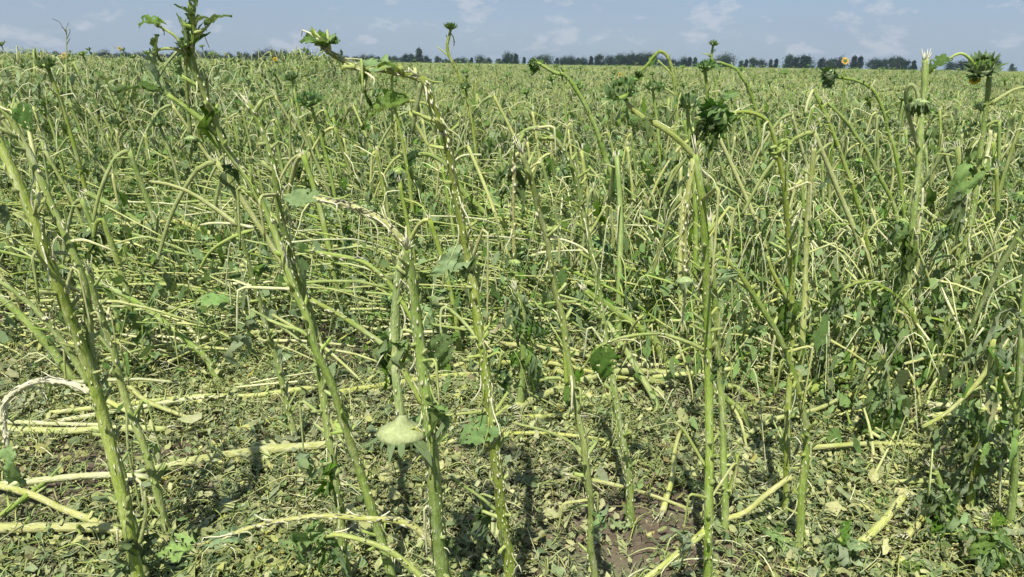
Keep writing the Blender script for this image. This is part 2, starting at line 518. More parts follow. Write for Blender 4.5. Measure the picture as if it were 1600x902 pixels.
def head_nodes(rng, D, kind='bud', hi=True, limp=False):
    """sunflower head, stalk end at origin, face towards +Z; D = diameter"""
    rr = D / 2
    seg = 18 if hi else 9
    back = lathe(([(0.20 * rr, -0.24 * D), (0.25 * rr, -0.13 * D), (0.38 * rr, -0.04 * D), (0.64 * rr, 0.02 * D), (0.88 * rr, 0.09 * D), (0.99 * rr, 0.18 * D), (0.95 * rr, 0.27 * D), (0.80 * rr, 0.34 * D), (0.7 * rr, 0.37 * D)] if kind == 'hang' else [(0.16 * rr, -0.08 * D), (0.24 * rr, 0.0), (0.42 * rr, 0.06 * D), (0.70 * rr, 0.12 * D), (0.90 * rr, 0.21 * D), (0.93 * rr, 0.30 * D), (0.82 * rr, 0.38 * D)]), seg * 2 if kind == 'hang' else seg, 'head_pale' if kind == 'hang' else 'head_back', rng=rng, wob=0.06)
    disc = lathe([(0.82 * rr, 0.38 * D), (0.7 * rr, 0.43 * D), (0.5 * rr, 0.46 * D), (0.25 * rr, 0.46 * D), (0.01 * rr, 0.43 * D)], seg, 'disc', rng=rng, wob=0.04)
    br = G()
    rows = ((26, 0.92, 0.42), (18, 0.74, 0.42)) if hi else ((10, 0.86, 0.5),)
    if kind == 'hang':
        rows = ((24, 0.95, 0.52), (14, 0.8, 0.4))
    elif hi and kind == 'bud':
        rows += ((18, 0.78, 0.34), (12, 0.5, 0.3))
    for n, rf, lf in rows:
        for j in range(n):
            a = 2 * math.pi * (j + rng.uniform(-0.3, 0.3)) / n
            if limp and rng.random() < 0.12:
                continue
            l = D * lf * (rng.uniform(0.7, 1.25) if not limp else rng.uniform(0.35, 1.15))
            el = rng.uniform(0.05, 1.1) if kind == 'bud' else rng.uniform(-0.5, 0.7)
            if limp:
                el = rng.uniform(0.5, 1.75)
            inner = lf < 0.4
            if inner:
                el = rng.uniform(0.9, 2.0)
            wd = l * (rng.uniform(0.16, 0.3) if not limp else rng.uniform(0.1, 0.26))
            ca, sa = math.cos(a), math.sin(a)
            def P(rad, hgt, side):
                return (ca * rad - sa * side, sa * rad + ca * side, hgt)
            r0, z0 = rf * rr, (0.38 if inner else (0.24 if limp else 0.24) if rf > 0.8 else 0.13) * D
            cur = rng.uniform(-0.5, 0.9) if not limp else rng.uniform(-0.7, 1.0)
            v = [P(r0, z0, -wd), P(r0, z0, wd)]
            e2 = el + cur
            x1, z1 = r0 + l * 0.55 * math.cos(el), z0 + l * 0.55 * math.sin(el)
            v += [P(x1, z1, -wd * 0.8), P(x1, z1, wd * 0.8), P(x1 + l * 0.5 * math.cos(e2), z1 + l * 0.5 * math.sin(e2), 0)]
            br.add(v, [(0, 2, 3, 1), (2, 4, 3)], [(0, 0), (0.1, 0), (0, 0.3), (0.1, 0.3), (0.05, 0.6)], 'bract')
    ch = [node('disc_face', disc), node('bract_ring', br)]
    if kind == 'bloom':
        pe = G()
        for j in range(20):
            a = 2 * math.pi * (j + rng.uniform(-0.3, 0.3)) / 20
            l = D * 0.5 * rng.uniform(0.8, 1.2)
            ca, sa = math.cos(a), math.sin(a)
            v = []
            for q, (t, wq, hq) in enumerate(((0, 0.5, 0), (0.5, 1, 0.06), (0.85, 0.7, 0.02))):
                for s_ in (-1, 1):
                    rad, sd = 0.8 * rr + l * t, s_ * wq * l * 0.2
                    v.append((ca * rad - sa * sd, sa * rad + ca * sd, 0.28 * D + hq * D))
            rad = 0.8 * rr + l
            v.append((ca * rad, sa * rad, 0.25 * D))
            pe.add(v, [(0, 2, 3, 1), (2, 4, 5, 3), (4, 6, 5)], [(0, 0)] * 7, 'petal')
        ch.append(node('petal_ring', pe))
    return node('flower_head', back, ch)

# ------------------------------------------------------------------ scene nodes -> objects
def node(name, g, children=None, M=None, kind=None, label=None):
    return dict(name=name, g=g, ch=children or [], M=M, kind=kind, mesh=None, label=label)
def orient(loc, d, up=(0, 0, 1), axis='X'):
    """matrix that sends local +X (leaf) or +Z (head) to direction d"""
    d = Vector(d).normalized()
    u = Vector(up)
    if abs(d.dot(u.normalized())) > 0.97:
        u = Vector((0.3, -0.8, 0.2))
    if axis == 'X':
        y = u.cross(d).normalized()
        z = d.cross(y)
        cols = (d, y, z)
    else:
        x = u.cross(d).normalized()
        y = d.cross(x)
        cols = (x, y, d)
    M = Matrix.Identity(4)
    for i, c in enumerate(cols):
        for j in range(3):
            M[j][i] = c[j]
    M.translation = Vector(loc)
    return M
def build(nd, parent, depth=0):
    if nd['mesh'] is None:
        nd['mesh'] = nd['g'].mesh(nd['name'])
    o = bpy.data.objects.new(nd['name'], nd['mesh'])
    COL.objects.link(o)
    o.parent = parent
    if nd['M'] is not None:
        o.matrix_local = nd['M']
    if nd['kind']:
        o['kind'] = nd['kind']
    if nd['label']:
        o['label'] = nd['label']
    for c in nd['ch']:
        build(c, o, depth + 1)
    return o
def thing(name, nodes, loc, label, cat, group=None, rotz=0.0, scale=1.0):
    e = bpy.data.objects.new(name, None)
    e.empty_display_size = 0.1
    COL.objects.link(e)
    e.location = loc
    e.rotation_euler = (0, 0, rotz)
    e.scale = (scale,) * 3
    tag(e, label, cat, group)
    for nd in nodes:
        build(nd, e)
    return e
def tag(o, label=None, cat=None, group=None, kind=None):
    for k, v in (('label', label), ('category', cat), ('group', group), ('kind', kind)):
        if v:
            o[k] = v
    return o
def single(name, g, loc, label, cat, group=None, kind=None):
    o = bpy.data.objects.new(name, g if isinstance(g, bpy.types.Mesh) else g.mesh(name))
    COL.objects.link(o)
    o.location = loc
    tag(o, label, cat, group, kind)
    return o
def flatten(nodes):
    g = G()
    def rec(nd, M):
        M2 = M @ nd['M'] if nd['M'] is not None else M
        g.merge(nd['g'], M2)
        for c in nd['ch']:
            rec(c, M2)
    for nd in nodes:
        rec(nd, Matrix.Identity(4))
    return g

# ------------------------------------------------------------------ ground (one sheet to the horizon)
def axis_vals(near, step, farv, grow):
    a = list(np.arange(0, near, step))
    s = step
    while a[-1] < farv:
        s *= grow
        a.append(a[-1] + s)
    return a
xp = axis_vals(6, 0.06, 4500, 1.16)
xs = np.array([-v for v in xp[:0:-1]] + xp)
yp = axis_vals(9, 0.06, 4800, 1.16)
yn = axis_vals(0.6, 0.2, 300, 1.5)
ys = np.array([-v for v in yn[:0:-1]] + yp)
gx, gy = np.meshgrid(xs, ys)
gz = ground_z(gx, gy) * np.clip((60 - np.hypot(gx, gy)) / 40, 0, 1)
rs = np.random.RandomState(3)
gz += rs.uniform(-0.006, 0.006, gz.shape) * (np.hypot(gx, gy) < 12)
nx, ny = len(xs), len(ys)
me = bpy.data.meshes.new('ground')
idx = np.arange(nx * ny).reshape(ny, nx)
quads = np.stack([idx[:-1, :-1], idx[:-1, 1:], idx[1:, 1:], idx[1:, :-1]], -1).reshape(-1, 4)
me.from_pydata(np.stack([gx, gy, gz], -1).reshape(-1, 3).tolist(), [], quads.tolist())
me.materials.append(MATS['soil'])
me.polygons.foreach_set('use_smooth', np.ones(len(me.polygons), dtype=bool))
go = bpy.data.objects.new('ground', me)
COL.objects.link(go)
go['kind'] = 'structure'
go['label'] = 'dark crumbly field soil under the shredded leaves'

# ------------------------------------------------------------------ traced plants
def bits(rng, o, r, T, n, size=1.0, side=None):
    """torn fibres and petiole stubs along a stem"""
    g = G()
    for _ in range(n):
        i = rng.randrange(1, len(o) - 1)
        a = rng.uniform(0, 6.28) if side is None or rng.random() < 0.35 else rng.gauss(side, 0.7)
        t = T[i]
        n1 = np.cross(t, [0.3, 0.9, 0.2]); n1 /= np.linalg.norm(n1) + 1e-9
        n2 = np.cross(t, n1)
        d = math.cos(a) * n1 + math.sin(a) * n2
        s_ = np.cross(t, d)
        p = o[i] + d * r[i] * 0.94
        l = rng.uniform(0.006, 0.02) * size * (0.5 + r[i] / 0.03)
        wd = rng.uniform(0.0008, 0.0024) * size
        up = rng.choice((-1, 1)) * rng.uniform(0.5, 1.0)
        tip = p + d * l * rng.uniform(0.05, 0.28) + t * l * up
        v = [p - s_ * wd - t * wd, p + s_ * wd - t * wd, p + t * wd * 1.6 + d * 0.001, tip]
        g.add(v, [(0, 1, 3), (1, 2, 3), (2, 0, 3), (0, 2, 1)], [(0, 0)] * 4, 'fibre')
        if _ % 14 == 0 and size > 1.2:      # peeled strips curling off the stem
            l2 = rng.uniform(0.025, 0.085)
            sg_ = rng.choice((-1, 1))
            tube(g, [p, p + t * l2 * 0.4 * sg_ + d * 0.006, p + t * l2 * 0.7 * sg_ + d * (0.006 + 0.25 * l2), p + t * l2 * 0.7 * sg_ + d * (0.004 + 0.45 * l2) + np.array([0, 0, -l2 * rng.uniform(0.1, 0.6)])],
                 [0.0022, 0.002, 0.0015, 0.0008], rng.choice(('fibre', 'straw', 'petiole')), rng, 4, 0.02)
    return g
def stubs(rng, g, o, r, T, n, mat='petiole'):
    for _ in range(n):
        i = rng.randrange(len(o) // 8, len(o) - 1)
        a = rng.uniform(0, 6.28)
        t = T[i]
        n1 = np.cross(t, [0.3, 0.9, 0.2]); n1 /= np.linalg.norm(n1) + 1e-9
        d = math.cos(a) * n1 + math.sin(a) * np.cross(t, n1)
        l = rng.uniform(0.012, 0.05)
        p = o[i]
        q = p + d * (r[i] + l * 0.7) + t * l * rng.uniform(0.1, 0.9)
        tube(g, [p, p + d * r[i] * 1.1, q], [0.006, 0.005, rng.uniform(0.0025, 0.0045)], mat, rng, 5, 0.02, 0.1, 0.006)

LEAFM = ('leaf', 'leaf_dark', 'leaf_pale')
def ragged_end(rng, g, p, t, rad, n=9):
    """splintered break"""
    t = np.asarray(t) / (np.linalg.norm(t) + 1e-9)
    n1 = np.cross(t, [0.3, 0.9, 0.2]); n1 /= np.linalg.norm(n1) + 1e-9
    n2 = np.cross(t, n1)
    for k in range(n):
        a = rng.uniform(0, 6.28)
        d = math.cos(a) * n1 + math.sin(a) * n2
        b = p + d * rad * 0.6
        q = b + t * rng.uniform(0.01, 0.05) + d * rng.uniform(-0.004, 0.018)
        tube(g, [b, q], [rad * 0.28, rad * 0.06], 'fibre', rng, 4, 0.05, 0.0)

HEROES = []
NICK = {1: 'thick scarred stalk', 2: 'slender left-bent stalk', 3: 'brown-split stalk', 4: 'folded-tip stalk', 5: 'far-leaning stalk', 6: 'leafy-crowned stalk', 7: 'crossing scarred stalk', 8: 'stalk with arched shoots', 9: 'snapped central stalk', 10: 'long bowed stalk', 11: 'stalk with dangling fibres', 12: 'cane-shaped stalk', 13: 'upright bright stalk', 14: 'dark tucked-in stalk', 15: 'small-arch stalk', 16: 'arched-neck stalk', 17: 'pale splintered stub', 18: 'forked thin stalk', 19: 'crossing thin stalk', 20: 'small-budded arch', 21: 'blunt tall stalk', 22: 'low-arch stalk', 23: 'bristle-headed tall stalk', 24: 'leaf-wrapped edge stalk', 25: 'high round bud stalk', 29: 'stub-and-rag stalk', 30: 'face-down head', 60: 'limp dark-leaved plant', 61: 'tall wilted plant', 62: 'dark wilted plant', 63: 'broad-leaved crumpled plant', 64: 'low leafy remnant', 65: 'ragged shaded plant'}
def near(x, y, reach=0.6):
    best = min(HEROES, key=lambda h: math.hypot(h[0] - x, h[1] - y))
    dd = math.hypot(best[0] - x, best[1] - y)
    if dd > reach:
        return None
    rel = 'behind' if y - best[1] > 0.6 * dd else 'in front of' if best[1] - y > 0.6 * dd else 'beside'
    return '%s the %s' % (rel, best[2])
def hero(seed, label, base, pts, rpx, branches=(), leaves=(), heads=(), hang=(), fibres=60, nstub=5, wob=0.03, mat='stem', break_top=True, group=None, cat='sunflower', Y=None):
    """base: pixel where the stem meets the soil.  pts: photo pixels up the stem, optional third value = metres
    further away than the base.  rpx: stem radius in photo pixels at the base and at the top"""
    rng = random.Random(seed)
    b = on_ground(*base)
    if Y is not None:
        b = at_depth(base[0], base[1], Y); 
    b[2] = ground_z(b[0], b[1])
    Yb = b[1]
    u = px_size(b)
    if 16 <= seed <= 24:
        rpx = (rpx[0] * 0.8, rpx[1] * 0.8)
    if 10 < seed < 25 or 2 <= seed <= 5 or seed == 8:
        rpx = (rpx[0] * 0.76, rpx[1] * 0.76)
    elif 25 <= seed <= 30:
        rpx = (rpx[0] * 0.78, rpx[1] * 0.78)
    elif seed < 11:
        rpx = (rpx[0] * 0.88, rpx[1] * 0.85)
    ph = rng.uniform(0, 6.28)
    def place(q, k=0.0):
        dy = q[2] if len(q) > 2 else wob * math.sin(ph + q[1] * 0.011) * min(1, abs(base[1] - q[1]) / 200.0)
        return at_depth(q[0], q[1], Yb + dy + k) - b
    P = [np.array([0, 0, -0.04])] + [place(q) for q in pts]
    n = len(P)
    rads = [px_size(P[i] + b) * (rpx[0] + (rpx[1] - rpx[0]) * (i / (n - 1))) for i in range(n)]
    rads[0] *= 1.15
    P2, R2 = [P[0]], [rads[0]]
    for i in range(1, n):
        sgm = np.linalg.norm(P[i] - P[i - 1])
        k = max(1, int(sgm / 0.085))
        for q in range(1, k + 1):
            t = q / k
            pt = P[i - 1] * (1 - t) + P[i] * t
            if q < k:
                pt = pt + np.array([rng.gauss(0, 1), rng.gauss(0, 1), 0]) * 0.0035
            P2.append(pt); R2.append(rads[i - 1] * (1 - t) + rads[i] * t)
    P, rads = P2, R2
    g = G()
    o, r, T = tube(g, P, rads, mat, rng, 12, 0.011, 0.032, 0.01, 0.06, 0.075)
    if break_top:
        ragged_end(rng, g, o[-1], T[-1], r[-1])
    parts = [node('stem', g)]
    nstub = int(len(o) * 0.011 / 0.05) if seed < 30 else nstub
    sg = G(); stubs(rng, sg, o, r, T, nstub)
    if nstub: parts.append(node('petiole_stub', sg, kind='stuff'))
    if fibres:
        parts.append(node('torn_fibre', bits(rng, o, r, T, int(fibres * 2.2), 1.25 if seed > 16 else 1.5, rng.uniform(0, 6.28)), kind='stuff'))
    if seed < 25:
        for _ in range(rng.randint(3, 6)):
            i = rng.randrange(int(len(o) * 0.2), int(len(o) * 0.92))
            a = rng.uniform(0, 6.28)
            d = np.array([math.cos(a), math.sin(a), 0])
            l = rng.uniform(0.05, 0.2)
            p = o[i]
            k1 = rng.uniform(0.2, 0.6)
            Q = [p, p + d * l * k1 + np.array([0, 0, l * rng.uniform(-0.1, 0.5)])]
            Q += [Q[1] + d * l * 0.08 + np.array([0, 0, -0.03 * l]), Q[1] + d * l * rng.uniform(0.0, 0.25) + np.array([0, 0, -l * rng.uniform(0.5, 1.3)])]
            pg = G()
            tube(pg, Q, [0.0042, 0.0034, 0.003, 0.0022], rng.choice(('petiole', 'straw', 'fallen')), rng, 6, 0.02, 0.08, 0.004)
            ch = []
            if rng.random() < 0.45:
                ch.append(node('leaf_rag', shreds(rng, 5, rng.uniform(0.04, 0.12), rng.choice(LEAFM), 0.015), M=Matrix.Translation(Vector(Q[-1]))))
            parts.append(node('petiole', pg, ch))
    for br in branches:
        bp, br_r = br['p'], br['r']
        Q = [place(q) for q in bp]
        rr = [0.85 * px_size(Q[i] + b) * (br_r[0] + (br_r[1] - br_r[0]) * i / (len(Q) - 1)) for i in range(len(Q))]
        bg_ = G()
        bo, brr, bT = tube(bg_, Q, rr, br.get('m', 'petiole'), rng, 9, 0.015, 0.06, 0.008, 0.05)
        ch = []
        if br.get('f'):
            ch.append(node('torn_fibre', bits(rng, bo, brr, bT, br['f'] * 2, 1.6), kind='stuff'))
        lf = br.get('leaf')
        if lf:
            ch.append(mk_leaf(rng, Q[-1], bT[-1], lf))
        hd = br.get('head')
        if hd:
            h = head_nodes(rng, hd['d'] * u * (0.95 if hd['d'] > 60 else 0.75), hd.get('k', 'bud'), True, hd.get('face', tuple(bT[-1]))[2] < -0.5)
            h['M'] = orient(bo[-1], hd.get('face', tuple(bT[-1])), axis='Z')
            ch.append(h)
        parts.append(node(br.get('name', 'petiole'), bg_, ch))
    for lf in leaves:
        p0, p1 = place(lf['a']), place(lf['t'], lf.get('dy', rng.uniform(-0.06, 0.06)))
        nd = mk_leaf(rng, p0, p1 - p0, dict(lf, L=float(np.linalg.norm(p1 - p0))))
        parts.append(nd)
    for hd in heads:
        h = head_nodes(rng, hd['d'] * u * 0.78, hd.get('k', 'bud'), True, hd['face'][2] < -0.5)
        h['M'] = orient(place(hd['p']), hd['face'], axis='Z')
        parts.append(h)
    for hg in hang:
        p0 = place(hg['p'])
        s_ = tatter(rng, hg.get('n', 14), hg['l'] * u * 0.9, hg.get('m', 'leaf_dark'), hg.get('s', 0.03))
        parts.append(node('shredded_leaf', s_, M=Matrix.Translation(Vector(p0))))
    if seed in NICK:
        HEROES.append((b[0], b[1], NICK[seed]))
    return thing('sunflower_plant', parts, tuple(b), label, cat, group)

def mk_leaf(rng, p, d, lf):
    L_ = lf.get('L', 0.12)
    g = leaf(rng, L_, L_ * lf.get('w', 0.75), lf.get('m', 'leaf'), lf.get('bend', rng.uniform(0.4, 1.0)), lf.get('fold', rng.uniform(0.1, 0.5)), lf.get('crump', 0.16), lf.get('tear', 0.1), 8, 16, lf.get('tw', rng.uniform(-0.6, 0.6)))
    d = np.asarray(d, float)
    return node('leaf_blade', g, M=orient(p, d, lf.get('up', (rng.uniform(-.3, .3), rng.uniform(-0.9, -0.2), 1))))

DN = (0.05, -0.15, -1)
hero(1, 'thick hail-scarred sunflower stalk leaning left with peeled white side shoot', (224, 945),
     [(213, 890), (188, 765), (166, 672), (150, 612), (139, 575), (120, 525), (94, 455), (72, 397), (57, 355), (30, 292), (4, 236), (-22, 185)], (10.5, 9),
     branches=[dict(p=[(142, 613), (112, 600), (72, 594), (36, 604), (10, 624), (4, 645), (9, 682), (12, 700)], r=(6.5, 4), m='fibre', f=60, leaf=dict(L=0.12, w=0.8, m='leaf_pale', bend=0.5, fold=0.5, tear=0.22, crump=0.25)),
               dict(p=[(141, 600), (107, 547), (62, 490), (15, 450), (-25, 425)], r=(7, 4), m='petiole', f=20),
               dict(p=[(190, 856), (215, 850), (222, 835), (228, 800), (226, 770)], r=(4.5, 2.5))],
     fibres=240, nstub=9)
hero(2, 'slender stalk rising close beside the thick scarred stalk, bent over left at top', (236, 922),
     [(225, 890), (200, 790), (172, 690), (152, 600), (143, 555), (134, 455), (108, 382), (82, 326), (50, 250), (30, 212), (12, 178), (-15, 160)], (7.5, 7.5),
     branches=[dict(p=[(107, 378), (130, 375), (155, 383), (178, 392)], r=(3, 1.5), m='straw')],
     leaves=[dict(a=(30, 170), t=(45, 200), m='leaf_dark', w=0.9)], fibres=110)
hero(3, 'straight green stalk with brown split base standing behind the thick scarred stalk', (262, 838),
     [(255, 805), (237, 738), (222, 690), (205, 650), (190, 602), (175, 540), (160, 500), (148, 460), (139, 425)], (7.5, 6.5),
     branches=[dict(p=[(198, 640), (200, 700), (212, 760), (220, 795)], r=(2.5, 1.5), m='petiole')], fibres=90)
hero(4, 'green stalk snapped at half height with its tip folded over left', (240, 567),
     [(224, 530), (206, 480), (197, 450), (181, 400), (163, 350), (157, 344), (150, 350), (146, 372)], (7.5, 4), fibres=50,
     hang=[dict(p=(148, 368), l=60, n=10)])
hero(5, 'stalk leaning far to the left, its foot in bare trampled litter', (353, 598),
     [(322, 560), (272, 516), (222, 478), (172, 450), (120, 430)], (6.5, 5), branches=[dict(p=[(238, 490), (262, 490), (285, 478), (320, 470)], r=(2, 1.5), leaf=dict(L=0.12, m='leaf_pale'))],
     leaves=[dict(a=(238, 500), t=(215, 530), m='leaf')], fibres=50, wob=0.1)
hero(6, 'tall leaning stalk whose leafy crown of curled leaves stands against the sky', (624, 945),
     [(612, 901), (592, 833), (562, 735), (541, 672), (518, 600), (495, 550), (480, 497), (460, 452), (437, 386), (424, 350), (399, 300), (376, 263), (350, 226), (335, 185), (316, 140), (300, 90), (303, 50), (298, 10)], (8.2, 4.5),
     branches=[dict(p=[(339, 210), (318, 190), (290, 168), (262, 148)], r=(6, 4), m='stem'),
               dict(p=[(291, 84), (290, 110), (294, 160), (298, 212)], r=(3, 3.5), m='stem_top', name='broken_top', head=dict(d=26, face=(0.05, -0.2, -1))),
               dict(p=[(298, 90), (285, 72), (272, 55), (255, 45), (247, 40)], r=(3, 2), leaf=dict(L=0.05, m='leaf', bend=1.6, fold=0.9)),
               dict(p=[(296, 86), (270, 76), (248, 78), (240, 84)], r=(3, 2), m='petiole'),
               dict(p=[(304, 60), (318, 48), (327, 38)], r=(3, 2), leaf=dict(L=0.05, w=0.5, m='leaf', bend=1.0, fold=0.9))],
     leaves=[dict(a=(240, 82), t=(247, 142), m='leaf_pale', w=0.45, fold=0.8, bend=0.3), dict(a=(248, 42), t=(246, 20), m='leaf', w=0.5, bend=1.2, fold=1.0), dict(a=(248, 40), t=(262, 52), m='leaf', w=0.5, fold=0.9),
             dict(a=(294, 55), t=(274, 16), m='leaf', w=0.36, fold=1.0, bend=0.6), dict(a=(300, 30), t=(308, -14), m='leaf_pale', w=0.4, fold=0.8),
             dict(a=(303, 40), t=(318, 10), m='leaf_dark', w=0.3, fold=1.1), dict(a=(299, 24), t=(276, 2), m='leaf', w=0.5, fold=0.6),
             dict(a=(296, 85), t=(286, 50), m='leaf_dark', w=0.45, fold=1.1), dict(a=(298, 80), t=(300, 40), m='leaf', w=0.4, fold=1.1), dict(a=(296, 60), t=(285, 28), m='leaf_pale', w=0.5, fold=0.9), dict(a=(300, 50), t=(296, 5), m='leaf', w=0.4, fold=0.9), dict(a=(305, 70), t=(322, 45), m='leaf', w=0.4, fold=0.9), dict(a=(246, 60), t=(238, 100), m='leaf', w=0.5, fold=0.8), dict(a=(292, 84), t=(262, 105), m='leaf', w=0.5, fold=0.7),
             dict(a=(245, 140), t=(180, 134), m='leaf', w=0.3, bend=0.3, fold=0.7, tear=0.05, up=(0, -0.2, 1)), dict(a=(196, 136), t=(180, 166), m='leaf_dark', w=0.8)],
     heads=[dict(p=(292, 74), d=22, face=(-0.2, -0.4, 0.9))], fibres=170, nstub=8, break_top=False)
hero(7, 'scarred stalk crossing in front of the long stalk with the leafy crown', (548, 925),
     [(542, 896), (535, 851), (523, 745), (510, 655), (499, 575), (487, 500), (473, 452), (457, 401), (441, 351), (432, 292), (424, 245), (404, 190), (388, 165)], (8, 5),
     branches=[dict(p=[(495, 560), (465, 530), (430, 505), (395, 485)], r=(3, 2)), dict(p=[(494, 548), (475, 520), (445, 510), (420, 500)], r=(4, 3)),
               dict(p=[(500, 632), (515, 655), (535, 690), (545, 712)], r=(3.5, 3))],
     hang=[dict(p=(512, 720), l=60, n=8, m='leaf')], fibres=110)
hero(8, 'bare stalk with thin arched shoots, standing between the trampled patches', (464, 707),
     [(458, 672), (447, 627), (433, 565), (415, 507), (400, 452), (386, 402), (372, 351), (366, 305), (358, 268)], (6.5, 4),
     branches=[dict(p=[(371, 352), (335, 325), (295, 300), (262, 288), (235, 284)], r=(4.5, 2.5), m='fallen'), dict(p=[(397, 356), (365, 350), (330, 349), (314, 352)], r=(3, 2), m='straw'),
               dict(p=[(398, 358), (365, 370), (330, 392), (312, 420)], r=(3.5, 2.5), m='petiole')], fibres=60)
hero(9, 'snapped central stalk with its big downturned head hanging on a bent neck', (704, 1000),
     [(692, 902), (684, 845), (675, 715), (668, 640), (656, 545), (648, 482), (640, 420), (636, 388)], (14, 8.5),
     branches=[dict(p=[(635, 384), (610, 356), (585, 338), (555, 324), (520, 315), (492, 311)], r=(6.5, 5), m='fallen', name='broken_top', f=60, leaf=dict(L=0.07, m='leaf_pale')),
               dict(p=[(634, 392), (624, 422), (617, 500), (618, 580), (623, 630), (628, 664)], r=(8, 9), m='stem_top', name='broken_neck', f=25, head=dict(d=70, face=(-0.02, -0.12, -1), k='hang')),
               dict(p=[(660, 632), (626, 572), (606, 545), (565, 515), (530, 492), (487, 469)], r=(5.5, 4.5), m='stem', f=25),
               dict(p=[(650, 508), (612, 448), (572, 412), (532, 401), (482, 393)], r=(5.5, 4), m='stem', f=20),
               dict(p=[(684, 862), (650, 826), (620, 814), (575, 811), (507, 806), (470, 809), (400, 822), (335, 845), (300, 853)], r=(7, 2.5), m='fallen', f=90, leaf=dict(L=0.10, m='leaf_pale', w=0.8, bend=0.4, tear=0.28, crump=0.3)),
               dict(p=[(668, 910), (625, 872), (587, 851), (532, 836), (508, 838)], r=(6, 4), m='petiole', f=20, leaf=dict(L=0.12, m='leaf_pale', w=0.6, bend=0.4, tear=0.26, crump=0.3))],
     leaves=[dict(a=(500, 820), t=(430, 855), m='leaf_pale', w=0.45, tear=0.25, crump=0.3), dict(a=(330, 845), t=(385, 820), m='leaf_pale', w=0.5, tear=0.28, crump=0.3)],
     hang=[dict(p=(508, 845), l=50, n=9, m='leaf'), dict(p=(603, 520), l=110, n=7, m='leaf_pale', s=0.02)], fibres=260, nstub=9)
hero(10, 'very long stalk bowed left at the top with a leafy tip held against the sky', (802, 965),
     [(796, 880), (787, 826), (779, 750), (771, 690), (765, 627), (750, 527), (741, 455), (728, 385), (711, 292), (700, 226), (690, 200), (676, 165), (664, 130), (648, 120), (620, 113), (590, 108), (565, 108), (540, 97), (512, 80), (498, 62), (490, 50)], (10.5, 4),
     branches=[dict(p=[(658, 126), (652, 160), (644, 205)], r=(5, 4), m='stem_top', name='broken_top'), dict(p=[(580, 106), (572, 125), (566, 150), (564, 170)], r=(3, 2), m='straw'),
               dict(p=[(690, 182), (670, 164), (645, 158), (628, 160)], r=(3, 2.5), leaf=dict(L=0.11, m='leaf', w=0.5, bend=0.9, fold=0.7)),
               dict(p=[(747, 531), (726, 505), (702, 483), (691, 482), (688, 498), (690, 530)], r=(3.5, 2), m='petiole', leaf=dict(L=0.09, m='leaf')),
               dict(p=[(768, 640), (735, 645), (705, 648), (685, 652)], r=(3, 2), leaf=dict(L=0.1, m='leaf_pale')),
               dict(p=[(778, 800), (752, 778), (725, 760), (705, 745)], r=(3.5, 2.5), m='petiole')],
     leaves=[dict(a=(598, 108), t=(560, 82), m='leaf_pale', w=0.7), dict(a=(622, 112), t=(598, 88), m='leaf_dark', w=0.8), dict(a=(572, 112), t=(570, 170), m='leaf_dark', w=0.4, fold=0.9),
             dict(a=(498, 62), t=(474, 46), m='leaf', w=0.9), dict(a=(502, 60), t=(502, 40), m='leaf', w=0.7), dict(a=(508, 74), t=(522, 54), m='leaf_dark', w=0.9), dict(a=(500, 66), t=(478, 52), m='leaf', w=0.9, dy=-0.05), dict(a=(504, 70), t=(514, 48), m='leaf_pale', w=0.9), dict(a=(506, 74), t=(518, 72), m='leaf', w=0.9),
             dict(a=(735, 395), t=(668, 428), m='leaf_pale', w=0.6, bend=0.2, fold=0.1, tear=0.06, up=(0.2, -1, 0.7)), dict(a=(735, 392), t=(715, 440), m='leaf_dark', w=0.8),
             dict(a=(770, 660), t=(715, 692), m='leaf_pale', w=0.85, bend=0.3, fold=0.15, up=(0.2, -0.8, 1)), dict(a=(770, 655), t=(793, 652), m='leaf_pale', w=0.9)],
     fibres=230, nstub=8, break_top=False)
hero(11, 'straight stalk broken at the top, pale fibres and a limp head dangling from the break', (932, 945),
     [(929, 896), (924, 801), (917, 738), (912, 690), (905, 660), (896, 607), (886, 552), (880, 500), (867, 450), (855, 376), (842, 331), (830, 281), (815, 241)], (7.5, 6),
     branches=[dict(p=[(812, 238), (805, 244), (803, 300), (802, 350), (804, 405)], r=(3.5, 3), m='fallen', name='broken_top', f=30, head=dict(d=26, face=DN)),
               dict(p=[(909, 715), (895, 694), (860, 676), (815, 664), (800, 660)], r=(3.2, 2)), dict(p=[(880, 505), (883, 540), (884, 580), (886, 600)], r=(5, 4), m='stem'),
               dict(p=[(921, 790), (905, 790), (893, 794)], r=(2.5, 2))],
     fibres=110)
hero(12, 'stalk arching over left at the top like a cane, standing on open soil', (989, 816),
     [(983, 755), (975, 701), (968, 660), (960, 612), (950, 552), (942, 502), (935, 450), (920, 376), (907, 313), (895, 263), (880, 234), (862, 211), (840, 200), (816, 208), (802, 228), (798, 262)], (8, 4),
     branches=[dict(p=[(925, 400), (905, 385), (880, 375), (858, 375), (845, 390)], r=(2.5, 1.8), m='straw'), dict(p=[(984, 735), (987, 770), (985, 805)], r=(4, 4), m='fallen')],
     fibres=100, hang=[dict(p=(800, 255), l=60, n=9)])
